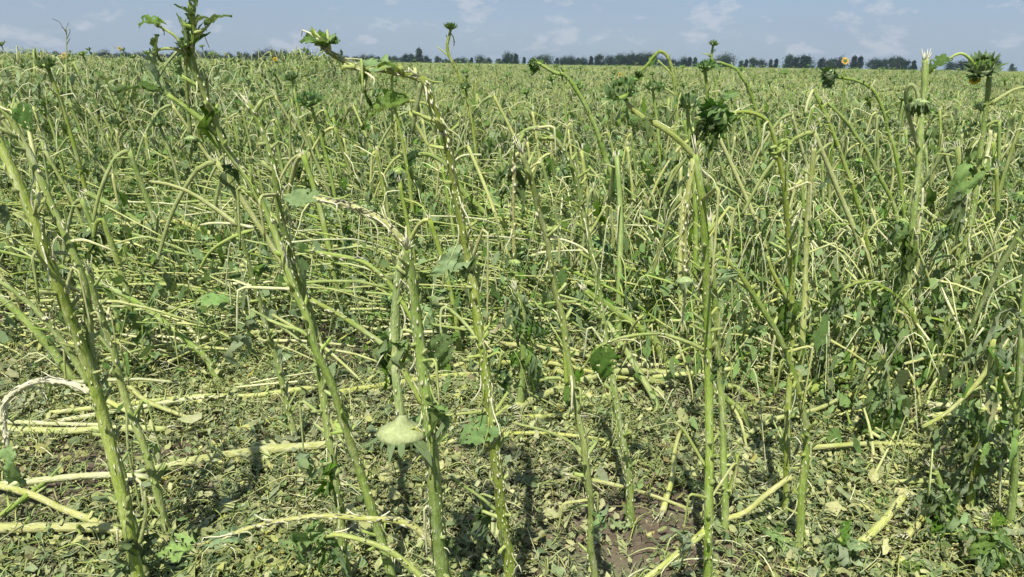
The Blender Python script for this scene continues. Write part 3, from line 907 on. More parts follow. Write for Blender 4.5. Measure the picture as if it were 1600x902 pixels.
hero(13, 'upright bright green stalk, its snapped tip carrying a spiky bud to the left', (1107, 945),
     [(1106, 900), (1107, 800), (1108, 700), (1107, 600), (1105, 500), (1103, 430), (1099, 340), (1092, 280), (1086, 245)], (9.5, 7),
     branches=[dict(p=[(1086, 246), (1070, 228), (1040, 203), (1005, 184), (982, 164), (972, 152)], r=(5, 4.5), m='stem_top', name='broken_top', head=dict(d=40, face=(-0.35, -0.5, 0.75))),
               dict(p=[(1084, 248), (1074, 310), (1070, 380), (1070, 432)], r=(5.5, 4), m='fallen', name='split_sheath', f=40, head=dict(d=34, face=DN)),
               dict(p=[(1101, 547), (1075, 535), (1037, 523), (1012, 522), (975, 527), (945, 537), (930, 547), (908, 580)], r=(4, 2), m='petiole', f=10, leaf=dict(L=0.05, m='leaf')),
               dict(p=[(1103, 730), (1085, 700), (1068, 672), (1055, 660)], r=(3.5, 2.5)), dict(p=[(1104, 828), (1062, 863), (1012, 903), (985, 925)], r=(6.5, 6), m='fallen', f=20)],
     leaves=[dict(a=(1012, 525), t=(1012, 575), m='leaf_pale', w=0.15), dict(a=(940, 545), t=(945, 600), m='leaf', w=0.9), dict(a=(1000, 180), t=(1018, 210), m='leaf', w=0.7)],
     fibres=130, nstub=7)
hero(14, 'darker stalk tucked right behind the upright bright green stalk', (1135, 838),
     [(1133, 790), (1130, 700), (1125, 600), (1120, 510), (1114, 430), (1108, 350)], (7.5, 6),
     branches=[dict(p=[(1133, 790), (1142, 760), (1150, 735), (1152, 710)], r=(4, 3), m='stem'), dict(p=[(1132, 812), (1165, 800), (1195, 775), (1235, 745)], r=(5.5, 4.5), m='fallen')], fibres=60)
hero(15, 'curved stalk bending back left into a small arch beside the upright stalk', (1246, 862),
     [(1252, 776), (1260, 705), (1259, 672), (1250, 622), (1235, 572), (1215, 522), (1197, 492), (1172, 452), (1150, 421), (1128, 404), (1114, 410), (1108, 428)], (8.5, 3.5),
     branches=[dict(p=[(1250, 790), (1258, 750), (1266, 715), (1266, 692)], r=(2, 1.8), m='straw'), dict(p=[(1212, 520), (1206, 555), (1204, 590)], r=(2.5, 1.8), m='straw')], fibres=70)
hero(16, 'stalk in a tight clump with its neck arched left to a dark bristly head', (1228, 812),
     [(1229, 760), (1230, 690), (1238, 560), (1237, 450), (1231, 351), (1225, 288), (1213, 228), (1203, 196), (1188, 181), (1160, 175), (1128, 181)], (8.5, 4.5),
     heads=[dict(p=(1128, 180), d=46, face=(-0.75, -0.5, -0.35))],
     branches=[dict(p=[(1232, 470), (1215, 440), (1205, 420), (1200, 402)], r=(4, 3), m='petiole')],
     hang=[dict(p=(1235, 470), l=80, n=12), dict(p=(1105, 190), l=40, n=8)], fibres=70, break_top=False)
hero(17, 'pale broken stub with splintered top in the clump beside the arched neck', (1247, 640),
     [(1252, 560), (1257, 470), (1259, 400), (1262, 340), (1267, 285), (1272, 232)], (8, 6), mat='fallen', fibres=40)
hero(18, 'thin stalk forking into a narrow V with its neighbour', (1368, 505),
     [(1362, 440), (1358, 395), (1347, 338), (1330, 283), (1309, 226), (1290, 180), (1270, 140)], (7, 3.5),
     branches=[dict(p=[(1270, 140), (1262, 160), (1258, 178)], r=(3, 2), m='straw')], fibres=30)
hero(19, 'thin stalk leaning left across its forked neighbour', (1412, 470),
     [(1408, 400), (1403, 345), (1393, 312), (1374, 276), (1352, 232), (1322, 190), (1292, 160)], (6, 4), fibres=30)
hero(20, 'stalk arching left to a small dark bud', (1424, 450),
     [(1418, 390), (1412, 326), (1406, 276), (1396, 228), (1382, 180), (1366, 144), (1340, 127), (1302, 120)], (5.5, 3),
     heads=[dict(p=(1302, 120), d=30, face=(-0.9, -0.3, -0.1))], fibres=20, break_top=False)
hero(21, 'tall blunt stalk with square broken top and a head drooping beside it', (1404, 590),
     [(1407, 540), (1414, 470), (1420, 413), (1426, 351), (1433, 288), (1437, 226), (1444, 150), (1446, 94)], (9, 7.5),
     branches=[dict(p=[(1434, 230), (1420, 180, -0.06), (1416, 145, -0.1), (1424, 132, -0.12), (1432, 142, -0.12), (1435, 156, -0.12)], r=(3.5, 3.5), m='stem_top', name='broken_neck', head=dict(d=42, face=(0, -0.35, -1))),
               dict(p=[(1420, 410), (1432, 370), (1440, 330), (1442, 295)], r=(3, 2), m='straw')],
     hang=[dict(p=(1425, 365), l=90, n=16), dict(p=(1385, 480), l=80, n=12, m='leaf')], leaves=[dict(a=(1422, 360), t=(1385, 380), m='leaf_dark', w=0.7)], fibres=70)
hero(22, 'stalk with its upper half thrown left in a low arch', (1459, 632),
     [(1457, 590), (1450, 555), (1440, 528), (1426, 492), (1410, 472), (1385, 452), (1350, 440), (1312, 456), (1295, 480)], (7.5, 3.5),
     hang=[dict(p=(1388, 455), l=90, n=12, m='leaf'), dict(p=(1310, 460), l=60, n=8, m='leaf_pale')], fibres=50)
hero(23, 'tall slightly leaning stalk topped by a large bristly head with a side leaf', (1465, 592),
     [(1470, 552), (1478, 512), (1492, 452), (1505, 401), (1516, 351), (1526, 288), (1533, 226), (1542, 163), (1546, 118)], (9.5, 6),
     branches=[dict(p=[(1548, 162), (1570, 148), (1585, 140), (1605, 135)], r=(3.5, 2.5), m='petiole'), dict(p=[(1518, 340), (1530, 290), (1545, 230), (1548, 205)], r=(4, 2.5), m='straw'),
               dict(p=[(1535, 118), (1515, 92), (1500, 84), (1482, 92)], r=(3, 2), leaf=dict(L=0.1, m='leaf'))],
     heads=[dict(p=(1535, 112), d=40, face=(-0.35, -0.5, 0.75)), dict(p=(1522, 124), d=12, face=(-0.2, -0.9, 0.1), k='bloom')],
     leaves=[dict(a=(1540, 118), t=(1508, 118), m='leaf_pale'), dict(a=(1532, 240), t=(1490, 290), m='leaf'), dict(a=(1530, 250), t=(1480, 330), m='leaf_pale', w=0.5)],
     hang=[dict(p=(1500, 300), l=90, n=14, m='leaf')], fibres=70)
hero(24, 'stalk at the field edge wrapped in limp shredded leaves', (1577, 832),
     [(1583, 770), (1586, 690), (1592, 600), (1596, 520), (1602, 440), (1612, 330)], (9, 7),
     hang=[dict(p=(1578, 480), l=110, n=9, m='leaf_pale', s=0.06), dict(p=(1556, 540), l=120, n=9, m='leaf', s=0.07), dict(p=(1590, 600), l=120, n=8, m='leaf_pale', s=0.06), dict(p=(1560, 660), l=100, n=8, m='leaf_pale', s=0.07)],
     branches=[dict(p=[(1588, 640), (1570, 600), (1556, 560), (1552, 530)], r=(4, 3), m='petiole'), dict(p=[(1552, 530), (1543, 575), (1512, 615), (1475, 648), (1440, 668)], r=(5, 3), m='fallen'),
               dict(p=[(1582, 720), (1570, 722), (1563, 740), (1562, 790)], r=(2.5, 2), m='straw')], fibres=60)
for i, (lab, bs, ps, rr, hg, lv) in enumerate([
    ('limp dark-leaved sunflower drooping behind the arched petiole of the upright stalk', (812, 655), [(815, 600), (818, 540), (816, 480), (806, 455)], (6, 4), [((816, 490), 110, 'leaf_dark'), ((824, 540), 90, 'leaf_dark'), ((806, 460), 80, 'leaf'), ((830, 500), 70, 'leaf_dark')], [((816, 500), (850, 530)), ((812, 480), (780, 500)), ((815, 560), (845, 600))]),
    ('wilted leafy sunflower collapsed in the corner beside the leaf-wrapped stalk, tallest', (1520, 800), [(1522, 740), (1524, 690), (1520, 640), (1512, 610)], (6, 4), [((1518, 650), 100, 'leaf'), ((1535, 700), 80, 'leaf'), ((1500, 660), 80, 'leaf_pale'), ((1550, 680), 100, 'leaf_pale')], [((1520, 650), (1480, 690)), ((1522, 700), (1560, 740)), ((1518, 720), (1480, 770)), ((1516, 640), (1540, 690))]),
    ('wilted leafy sunflower collapsed in the corner beside the leaf-wrapped stalk, darkest', (1475, 850), [(1474, 800), (1470, 760), (1462, 735)], (5, 3.5), [((1470, 770), 70, 'leaf'), ((1485, 790), 60, 'leaf'), ((1455, 765), 70, 'leaf_pale')], [((1470, 770), (1430, 800)), ((1474, 790), (1520, 820)), ((1468, 760), (1500, 790)), ((1474, 810), (1440, 850))]),
    ('low crumpled sunflower with broad leaves in the near corner of the leafy patch', (1560, 905), [(1558, 870), (1552, 830), (1545, 810)], (5, 3.5), [((1550, 830), 70, 'leaf'), ((1560, 850), 70, 'leaf_pale')], [((1552, 840), (1500, 870)), ((1552, 830), (1600, 860)), ((1555, 860), (1520, 905)), ((1550, 820), (1580, 800))]),
    ('low leafy sunflower remnant on the litter near two cut stalks', (1330, 890), [(1322, 860), (1310, 840)], (4.5, 3), [((1315, 850), 40, 'leaf')], [((1318, 855), (1270, 870)), ((1320, 850), (1365, 850)), ((1316, 848), (1290, 900)), ((1318, 850), (1350, 900)), ((1314, 845), (1330, 810))]),
    ('ragged green sunflower in the shade between the edge stalk and the low arch', (1385, 700), [(1387, 640), (1386, 590), (1380, 555)], (5, 3.5), [((1384, 590), 90, 'leaf'), ((1392, 620), 70, 'leaf'), ((1378, 560), 80, 'leaf_pale')], [((1386, 600), (1350, 625)), ((1386, 640), (1425, 660)), ((1386, 650), (1340, 690)), ((1388, 660), (1420, 710))]),
]):
    hero(60 + i, lab, bs, ps, rr, hang=[dict(p=p_, l=l_, n=8, m=('leaf_pale' if m_ != 'leaf_dark' else 'leaf'), s=0.06) for p_, l_, m_ in hg],
         leaves=[dict(a=a_, t=t_, m=('leaf', 'leaf_pale', 'leaf_pale', 'leaf')[q % 4], w=0.6, crump=0.3, fold=0.6, tear=0.16, bend=0.9) for q, (a_, t_) in enumerate(lv)], fibres=20, nstub=3)
# plants further back that still stand out
hero(25, 'slim stalk holding a small round bud high against the sky', (752, 322),
     [(747, 260), (740, 200), (735, 170), (727, 145), (717, 115), (703, 90), (699, 72), (704, 47)], (5, 2.6),
     branches=[dict(p=[(702, 90), (694, 82), (684, 74)], r=(1.5, 1), m='petiole'), dict(p=[(703, 50), (708, 58), (709, 62)], r=(1, 1), leaf=dict(L=0.06, m='leaf_dark', w=0.3))],
     heads=[dict(p=(704, 47), d=20, face=(0.05, -0.15, 1))], fibres=20, break_top=False)
hero(26, 'small yellow-green bud on a short stem above a leafy knot, against the sky', (1122, 280),
     [(1121, 230), (1120, 180), (1118, 130), (1113, 98), (1112, 85), (1114, 72)], (4, 2),
     branches=[dict(p=[(1112, 92), (1106, 86), (1098, 83)], r=(1.2, 0.8))],
     heads=[dict(p=(1114, 72), d=15, face=(0.1, -0.2, 1), k='bud')], leaves=[dict(a=(1114, 96), t=(1090, 108), m='leaf_dark'), dict(a=(1116, 98), t=(1128, 112), m='leaf'), dict(a=(1114, 96), t=(1104, 116), m='leaf')], fibres=10, break_top=False)
hero(27, 'long thin neck curving left out of the crop below the yellow-green bud', (1200, 330),
     [(1194, 270), (1188, 220), (1181, 170), (1168, 135), (1150, 108), (1126, 98)], (5, 2.5), leaves=[dict(a=(1150, 150), t=(1110, 152), m='leaf_pale', w=0.4)], fibres=15)
hero(28, 'drooping cane-shaped neck with yellowed bud rising over the tree line', (1060, 300),
     [(1059, 240), (1057, 172), (1055, 140), (1051, 112), (1043, 89), (1032, 81), (1022, 88), (1010, 103), (1000, 112)], (4.5, 2.5),
     heads=[dict(p=(1001, 112), d=18, face=(-0.6, -0.4, -0.7))], branches=[dict(p=[(1053, 120), (1040, 106), (1028, 95)], r=(2, 1.6)), dict(p=[(1056, 150), (1042, 140), (1034, 138)], r=(2, 2), head=dict(d=15, face=(-0.6, -0.5, 0.5)))],
     leaves=[dict(a=(1022, 90), t=(1013, 104), m='leaf')], fibres=10, break_top=False)
hero(29, 'stalk leaning left with a snapped stub halfway and leaf rags at its tip', (975, 345),
     [(958, 280), (940, 226), (930, 198), (915, 165), (900, 140), (884, 118), (868, 114), (845, 101), (836, 98)], (6, 3),
     heads=[dict(p=(838, 100), d=20, face=(-0.7, -0.5, -0.5))], leaves=[dict(a=(840, 100), t=(852, 90), m='leaf'), dict(a=(840, 100), t=(828, 116), m='leaf_dark')],
     branches=[dict(p=[(890, 125), (884, 114), (882, 108)], r=(3, 2.5), m='stem')], fibres=20, break_top=False)
hero(30, 'stalk bent flat with a dark head hanging face down under a torn leaf', (742, 400),
     [(733, 350), (718, 300), (700, 262), (674, 243), (648, 243), (630, 256)], (5.5, 3.5),
     heads=[dict(p=(624, 262), d=38, face=(-0.15, -0.25, -1))], leaves=[dict(a=(650, 242), t=(622, 268), m='leaf_pale', w=0.7)],
     branches=[dict(p=[(700, 262), (722, 244), (752, 242)], r=(2.5, 2), m='straw')], hang=[dict(p=(650, 300), l=70, n=14), dict(p=(612, 285), l=45, n=9)], fibres=20, break_top=False)
for i, (lab, bs, ps, rr) in enumerate([
    ('leaning stalk with pale tip lying over the trampled crop below the leafy crown', (585, 425), [(560, 396), (517, 356), (498, 334), (470, 320)], (5.5, 4)),
    ('leaning stalk whose bent tip crosses the flattened crop behind the snapped central stalk', (600, 330), [(582, 288), (540, 261), (507, 248), (468, 236)], (5, 3.5)),
    ('slanting stalk just right of the very long bowed stalk', (815, 420), [(782, 366), (750, 326), (725, 301), (704, 272)], (5.5, 4)),
    ('thick slanting stalk under the arched petiole of the upright stalk', (1051, 578), [(1025, 537), (995, 510), (955, 482), (915, 455)], (7.5, 5)),
    ('slanting stalk near the small arch, topmost of three lying one below another', (1205, 530), [(1162, 497), (1132, 480), (1105, 470)], (6, 4)),
    ('slanting stalk near the small arch, middle one of three lying one below another', (1204, 634), [(1160, 612), (1132, 602), (1105, 592)], (5.5, 4)),
    ('slanting stalk near the small arch, lowest of three lying one below another', (1190, 682), [(1160, 647), (1137, 625), (1118, 610)], (5, 4)),
    ('slanting stalk propped low among the flattened straws at the crop edge', (305, 430), [(282, 401), (240, 361), (190, 330), (137, 303)], (5, 3.5)),
    ('long leaning stalk crossing behind the thick scarred stalk', (132, 605), [(107, 582), (50, 512), (0, 464), (-40, 430)], (7, 5)),
]):
    hero(40 + i, lab, bs, ps, rr, fibres=30, nstub=3, wob=0.12, cat='sunflower')
# bare weed and small far plants against the sky at the left
def weed():
    rng = random.Random(77)
    Yw = 8.5
    b = at_depth(104, 300, Yw); b[2] = 0
    g = G()
    pl = lambda q: at_depth(q[0], q[1], Yw) - b
    tube(g, [np.array([0, 0, -0.03]), pl((104, 200)), pl((104, 95)), pl((104, 42))], [0.012, 0.010, 0.007, 0.004], 'petiole', rng, 7, 0.05)
    parts = [node('stem', g)]
    for q in ([(104, 52), (97, 40), (90, 34), (86, 30)], [(104, 55), (107, 45), (106, 36)], [(104, 62), (110, 50), (112, 46)], [(104, 58), (99, 48), (98, 42)], [(104, 70), (113, 60)]):
        t = G()
        tube(t, [pl(k) + np.array([0, rng.uniform(-.05, .05), 0]) * (j > 0) for j, k in enumerate(q)], [0.004] + [0.0025] * (len(q) - 1), 'bark', rng, 5, 0.04)
        parts.append(node('twig', t))
    thing('dry_weed', parts, tuple(b), 'bare dry weed with forked twig tips sticking up above the crop', 'weed')
weed()

# ------------------------------------------------------------------ stalks lying on the soil (traced)
def lying(seed, label, pts, rpx, mat='fallen', lift=0.02, group=None, name='fallen_stalk'):
    rng = random.Random(seed)
    P = [on_ground(*q) for q in pts]
    c = P[len(P) // 2].copy()
    u = px_size(c)
    rad = [u * (rpx[0] + (rpx[1] - rpx[0]) * i / (len(P) - 1)) for i in range(len(P))]
    Q = []
    for p, r_ in zip(P, rad):
        Q.append(np.array([p[0] - c[0], p[1] - c[1], ground_z(p[0], p[1]) - ground_z(c[0], c[1]) + r_ * 0.9 + 0.024 + lift * rng.uniform(0.2, 1.0)]))
    g = G()
    o, r, T = tube(g, Q, rad, mat, rng, 9, 0.025, 0.06, 0.015)
    ragged_end(rng, g, o[-1], T[-1], r[-1], 7)
    ragged_end(rng, g, o[0], -T[0], r[0], 5)
    sg = G(); stubs(rng, sg, o, r, T, 4)
    return thing(name, [node('stem', g), node('petiole_stub', sg, kind='stuff'), node('torn_fibre', bits(rng, o, r, T, 40), kind='stuff')],
                 (c[0], c[1], ground_z(c[0], c[1])), label, 'fallen stalk', group)
for i, (lab, pts, rr, mt) in enumerate([
    ('thick pale stalk lying flat at the foot of the thick scarred stalk', [(-30, 846), (60, 845), (180, 853), (266, 866)], (8.5, 7), 'fallen'),
    ('long pale stalk lying between two upright stalks on bare soil', [(225, 752), (300, 738), (400, 722), (545, 710)], (6.5, 7.5), 'fallen'),
    ('thin double straw-coloured stalk lying across the litter, upper one', [(75, 664), (200, 648), (310, 635), (400, 629), (520, 614)], (3.5, 5), 'fallen'),
    ('thin double straw-coloured stalk lying across the litter, lower one', [(88, 672), (210, 656), (300, 640), (360, 634)], (3.5, 4), 'straw'),
    ('pair of flat stalks behind the scarred stalk, greener one', [(-20, 690), (90, 689), (200, 688), (262, 686)], (6, 5), 'fallen'),
    ('pair of flat stalks behind the scarred stalk, thinner one', [(-20, 679), (80, 679), (165, 680)], (4, 3), 'straw'),
    ('bleached stalk lying under the brown-split stalk', [(-20, 782), (60, 772), (120, 765), (175, 761), (232, 764)], (6, 5), 'straw'),
    ('stalk lying slantwise toward the foot of the scarred stalk', [(-25, 776), (50, 793), (100, 816), (160, 838), (192, 862)], (5.5, 5), 'fallen'),
    ('short green stalk propped across the bleached stalk', [(-15, 840), (32, 808), (74, 770)], (4.5, 4), 'stem'),
    ('long stalk lying across the gap between the cane-shaped stalk and the upright green stalk', [(808, 658), (875, 624), (950, 605), (1025, 595), (1092, 601)], (6.5, 5), 'fallen'),
    ('short straight stalk lying level beside dark wilted leaves', [(815, 673), (860, 671), (903, 669)], (4.5, 4), 'fallen'),
    ('thin stalk just above the long lying one', [(935, 590), (990, 586), (1050, 580)], (4, 3), 'straw'),
    ('green stalk lying alone on the matted litter', [(1255, 629), (1312, 613), (1370, 600)], (6.5, 6), 'stem'),
    ('pale straight stick lying behind the snapped central stalk', [(532, 772), (562, 763), (625, 746), (655, 740)], (3, 2.5), 'straw'),
    ('short slanting cut stalk among limp leaves, longer one', [(1407, 799), (1375, 838), (1340, 870)], (6.5, 6), 'fallen'),
    ('short slanting cut stalk among limp leaves, shorter one', [(1448, 819), (1412, 864)], (6.5, 6), 'fallen'),
    ('thin stalk lying level at the back of the trampled patch', [(-20, 484), (95, 487), (203, 498)], (4, 4), 'fallen'),
    ('short bleached stick at the back of the trampled patch', [(213, 475), (250, 473), (290, 471)], (3, 3), 'straw'),
    ('bleached straight stalk slanting down from the leaf-wrapped edge stalk', [(1562, 510), (1495, 540), (1432, 570), (1404, 583)], (4.5, 4), 'straw'),
    ('second bleached stalk above the straight slanting one', [(1585, 450), (1537, 497), (1490, 532)], (4.5, 4), 'straw'),
    ('long green stalk lying level at the edge of the standing crop', [(1600, 438), (1505, 443), (1450, 448), (1420, 440)], (4.5, 4), 'fallen'),
    ('short stalk lying across the foot of the curved stalk', [(1198, 773), (1222, 757), (1250, 740)], (5, 4), 'fallen'),
    ('pale stalk lying behind the bare stalk with arched shoots', [(530, 628), (600, 618), (700, 606), (760, 600)], (5, 4), 'fallen'),
    ('thin green stalk lying behind the central hanging head', [(640, 712), (720, 706), (800, 690)], (4, 3), 'fallen'),
]):
    lying(200 + i, lab, pts, rr, mt)

# ------------------------------------------------------------------ crop in the middle distance: prototypes with parts
def gen_plant(seed, style, hi=True, hscale=1.0):
    """broken sunflower, base at the origin, leaning / thrown towards -X"""
    rng = random.Random(seed)
    sd, st = (7, 0.05) if hi else (4, 0.14)
    H = rng.uniform(0.8, 1.12) * hscale
    P = [np.array([0.0, 0, -0.04])]
    if style == 'snapped':
        ln = rng.uniform(0.05, 0.45)
        top = np.array([-H * ln, rng.uniform(-.08, .08), H * 0.9])
        P += [top * 0.35 + np.array([0.03, 0, 0]), top * 0.7 + np.array([0.02, 0.01, 0]), top]
    elif style == 'arched':
        ln = rng.uniform(0.1, 0.4)
        P += [np.array([-0.06, 0, H * 0.4]), np.array([-0.15 - ln * 0.1, 0.02, H * 0.72]), np.array([-0.27 - ln * 0.2, 0.03, H * 0.93]), np.array([-0.42 - ln * 0.2, 0.02, H * 0.93]), np.array([-0.52 - ln * 0.2, 0, H * 0.78])]
    elif style == 'lodged':
        a = rng.uniform(0.35, 0.75)
        l = H * 1.15
        e = np.array([-l * 0.98, rng.uniform(-.1, .1), l * 0.62 * a])
        kk = rng.uniform(0.5, 0.8)
        q = e * kk
        dirn = e * (1 - kk) + np.array([rng.uniform(-0.05, 0.1), rng.uniform(-0.12, 0.12), -rng.uniform(0.0, 0.35)])
        P += [np.array([-0.05, 0.0, 0.045]), q * 0.5 + np.array([0, 0, 0.03]), q * 0.97 + np.array([0, 0, 0.012]), q, q + dirn * 0.06, q + dirn]
        P = [np.array([p[0], p[1], max(p[2], 0.03)]) if i_ else p for i_, p in enumerate(P)]
    elif style == 'stub':
        l = H * rng.uniform(0.6, 1.0)
        P += [np.array([-0.05, 0, l * 0.5]), np.array([-0.12 * rng.random() - 0.04, 0.02, l])]
    else:                                        # upright
        P += [np.array([-0.04, 0, H * 0.5]), np.array([-0.09, 0.02, H * 0.85]), np.array([-0.15, 0.03, H * 1.12])]
    r0 = rng.uniform(0.014, 0.019)
    r1 = rng.uniform(0.010, 0.013)
    rad = [r0 + (r1 - r0) * i / (len(P) - 1) for i in range(len(P))]
    g = G()
    o, r, T = tube(g, P, rad, rng.choice(('stem', 'stem', 'stem_top', 'fallen')), rng, sd, st, 0.05, 0.02)
    if hi:
        ragged_end(rng, g, o[-1], T[-1], r[-1], 6)
    parts = [node('stem', g)]
    if style == 'snapped' or (style == 'stub' and rng.random() < 0.5):
        t0 = o[-1]
        dxx = -rng.uniform(0.04, 0.35)
        l = rng.uniform(0.25, 0.55) * min(1.0, t0[2] / 0.7)
        b = G()
        oo, r2, T2 = tube(b, [t0, t0 + np.array([dxx * 0.25 - 0.01, 0.01, -l * 0.08]), t0 + np.array([dxx * 0.7, 0.02, -l * 0.5]), t0 + np.array([dxx, 0.02, -l])], [r1, r1 * 0.9, r1 * 0.8, r1 * 0.7], rng.choice(('stem_top', 'fallen')), rng, sd, st)
        ch = []
        if rng.random() < 0.7:
            h = head_nodes(rng, rng.uniform(0.08, 0.13), 'bud', hi)
            h['M'] = orient(oo[-1], (rng.uniform(-.3, .3), rng.uniform(-.5, .2), -1), axis='Z')
            ch.append(h)
        parts.append(node('broken_top', b, ch))
    elif style in ('arched', 'upright') or rng.random() < 0.5 and style != 'stub':
        h = head_nodes(rng, rng.uniform(0.08, 0.13), 'bud', hi)
        h['M'] = orient(o[-1], tuple(T[-1] + np.array([0, -0.4, -0.1 if style != 'upright' else 0.5])), axis='Z')
        parts.append(h)
    npet = rng.randint(4, 7)
    for k in range(npet):
        i = rng.randrange(len(o) // 4, len(o))
        p = o[i]
        a = rng.uniform(0, 6.28)
        d = np.array([math.cos(a), math.sin(a), 0])
        l = rng.uniform(0.10, 0.3)
        drop = rng.uniform(0.3, 1.4)
        up_ = rng.uniform(-0.3, 0.35)
        k1 = rng.uniform(0.25, 0.7)
        Q = [p, p + d * l * k1 + np.array([0, 0, l * up_]), p + d * l * (k1 + 0.1) + np.array([0, 0, l * (up_ - 0.12 - 0.2 * drop)]), p + d * l * (k1 + rng.uniform(0.0, 0.4)) + np.array([0, 0, l * (up_ - 0.2 - 0.8 * drop)])]
        pg = G()
        _, _, pT = tube(pg, Q, [0.005, 0.004, 0.0035, 0.0025], rng.choice(('petiole', 'petiole', 'straw')), rng, 5 if hi else 3, 0.05 if hi else 0.12)
        ch = []
        x = rng.random()
        if x < 0.42:
            L_ = rng.uniform(0.07, 0.17)
            lg = leaf(rng, L_, L_ * rng.uniform(0.4, 0.8), rng.choice(LEAFM), rng.uniform(0.2, 1.2), rng.uniform(0.2, 0.9), 0.2, 0.2, 5 if hi else 2, 7 if hi else 4, rng.uniform(-1, 1))
            ch.append(node('leaf_blade', lg, M=orient(Q[-1], tuple(pT[-1]), (rng.uniform(-.5, .5), -0.5, 0.8))))
        elif x < 0.68:
            ch.append(node('leaf_rag', shreds(rng, 5 if hi else 3, rng.uniform(0.08, 0.2), rng.choice(LEAFM), 0.02), M=Matrix.Translation(Vector(Q[-1]))))
        parts.append(node('petiole', pg, ch))
    return parts

STY = [('snapped', 'snapped sunflower stalk with its top folded down, standing in the mid field'),
       ('arched', 'sunflower stalk arched over to one side with a nodding head, mid field'),
       ('lodged', 'lodged sunflower stalk thrown nearly flat among the mid-field crop'),
       ('stub', 'short headless stub of a broken sunflower stalk in the mid field'),
       ('upright', 'still upright sunflower stalk with a green bud, in the mid field')]
protos = {}
for k, (s_, lab) in enumerate(STY):
    protos[s_] = [gen_plant(500 + 31 * k + j, s_, True) for j in range(4)]
rng = random.Random(11)
hero_bases = [np.array(o.location[:2]) for o in COL.objects if o.name.startswith('sunflower_plant')]
spots = []
cell = 0.43
iy = 0
y = 2.7
MID_END = 9.2
while y < MID_END:
    xw = 0.70 * y + 0.35
    x = -xw
    while x < xw:
        px, py = x + rng.uniform(-.17, .17), y + rng.uniform(-.17, .17)
        dens = min(1.0, max(0.10, (py - 2.7) / 1.4))
        if px > 1.4 and py < 4.5:
            dens = max(dens, 0.5)
        if rng.random() < dens and all(np.hypot(px - h[0], py - h[1]) > 0.26 for h in hero_bases):
            spots.append((px, py))
        x += cell
    y += cell
rng.shuffle(spots)
NH = len(hero_bases)
spots.sort(key=lambda q: q[1])
MID = spots[:300 - NH]
MID_Y = MID[-1][1]
print('mid plants', len(MID), 'to', MID_Y, 'of', len(spots))
WT = ['snapped'] * 9 + ['lodged'] * 5 + ['stub'] * 8 + ['upright'] * 1
LABD = dict(STY)
for (px, py) in MID:
    s_ = rng.choice(WT)
    if py < 2.9 and s_ in ('upright', 'arched', 'snapped'):
        s_ = rng.choice(('stub', 'lodged'))
    nodes = rng.choice(protos[s_])
    names = [n_['name'] for n_ in nodes] + [c['name'] for n_ in nodes for c in n_['ch']]
    hue = {'stem': 'green', 'stem_top': 'grey-green', 'fallen': 'pale'}[nodes[0]['g'].mats[0]]
    kind = {'snapped': 'snapped folded stalk', 'arched': 'arched stalk', 'lodged': 'flattened lodged stalk', 'stub': 'broken stub', 'upright': 'upright stalk'}[s_]
    nl = names.count('leaf_blade')
    lab = '%s %s %s, %s' % (hue, 'budded' if 'flower_head' in names else 'budless', kind, 'almost leafless' if nl == 0 else 'one torn leaf' if nl == 1 else 'several torn leaves')
    nr = near(px, py, 0.8)
    lab += ', ' + (nr if nr else 'in the mid field')
    thing('sunflower_plant', nodes, (px, py, float(ground_z(px, py))), lab, 'sunflower', lab, rng.gauss(0, 0.45) if px < 0.12 * py else rng.gauss(0, 0.9), rng.uniform(0.8, 1.12))

# ------------------------------------------------------------------ loose stalks and big torn leaves scattered on the soil
rng = random.Random(21)
fs_m = []
for k in range(8):
    g = G()
    l = rng.uniform(0.35, 0.9)
    r0 = rng.uniform(0.008, 0.014)
    o, r, T = tube(g, [(-l / 2, 0, r0), (-l / 6, rng.uniform(-.03, .03), r0 + 0.02), (l / 6, rng.uniform(-.03, .03), r0 + 0.015), (l / 2, 0, r0)], [r0, r0 * 0.95, r0 * 0.85, r0 * 0.7], rng.choice(('fallen', 'fallen', 'straw')), rng, 7, 0.06, 0.06, 0.02)
    ragged_end(rng, g, o[-1], T[-1], r[-1], 5); ragged_end(rng, g, o[0], -T[0], r[0], 4)
    fs_m.append(g.mesh('fallen_stalk'))
for k in range(230):
    py = 2.0 + 6.5 * rng.random() ** 0.8
    px = rng.uniform(-1, 1) * (0.7 * py + 0.2)
    if py < 3.2 and rng.random() < 0.6:
        continue
    mi_ = rng.randrange(8)
    lab = ('bleached' if fs_m[mi_].materials[0].name == 'straw' else 'yellow-green') + (' long' if max(v.co.x for v in fs_m[mi_].vertices) > 0.33 else ' short') + ' loose stalk piece on the litter'
    nr = near(px, py, 0.7)
    lab += ' ' + (nr if nr else 'of the mid field')
    o = single('fallen_stalk', fs_m[mi_], (px, py, float(ground_z(px, py)) + rng.uniform(0.02, 0.06)), lab, 'fallen stalk', 'loose pieces: ' + lab)
    o.rotation_euler = (rng.uniform(-.05, .05), rng.uniform(-.12, .12), rng.gauss(0.15, 0.6))
    sc_ = rng.uniform(0.7, 1.1)
    o.scale = (sc_, sc_, sc_)
lf_m = []
for k in range(10):
    L_ = rng.uniform(0.06, 0.13)
    lf_m.append(leaf(rng, L_, L_ * rng.uniform(0.7, 0.95), ('leaf_pale', 'leaf_rot', 'leaf_rot', 'leaf_rot', 'leaf')[k % 5], rng.uniform(-0.3, 0.6), rng.uniform(0.0, 0.35), 0.24, 0.24, 9, 14, rng.uniform(-.3, .3)).mesh('torn_leaf'))
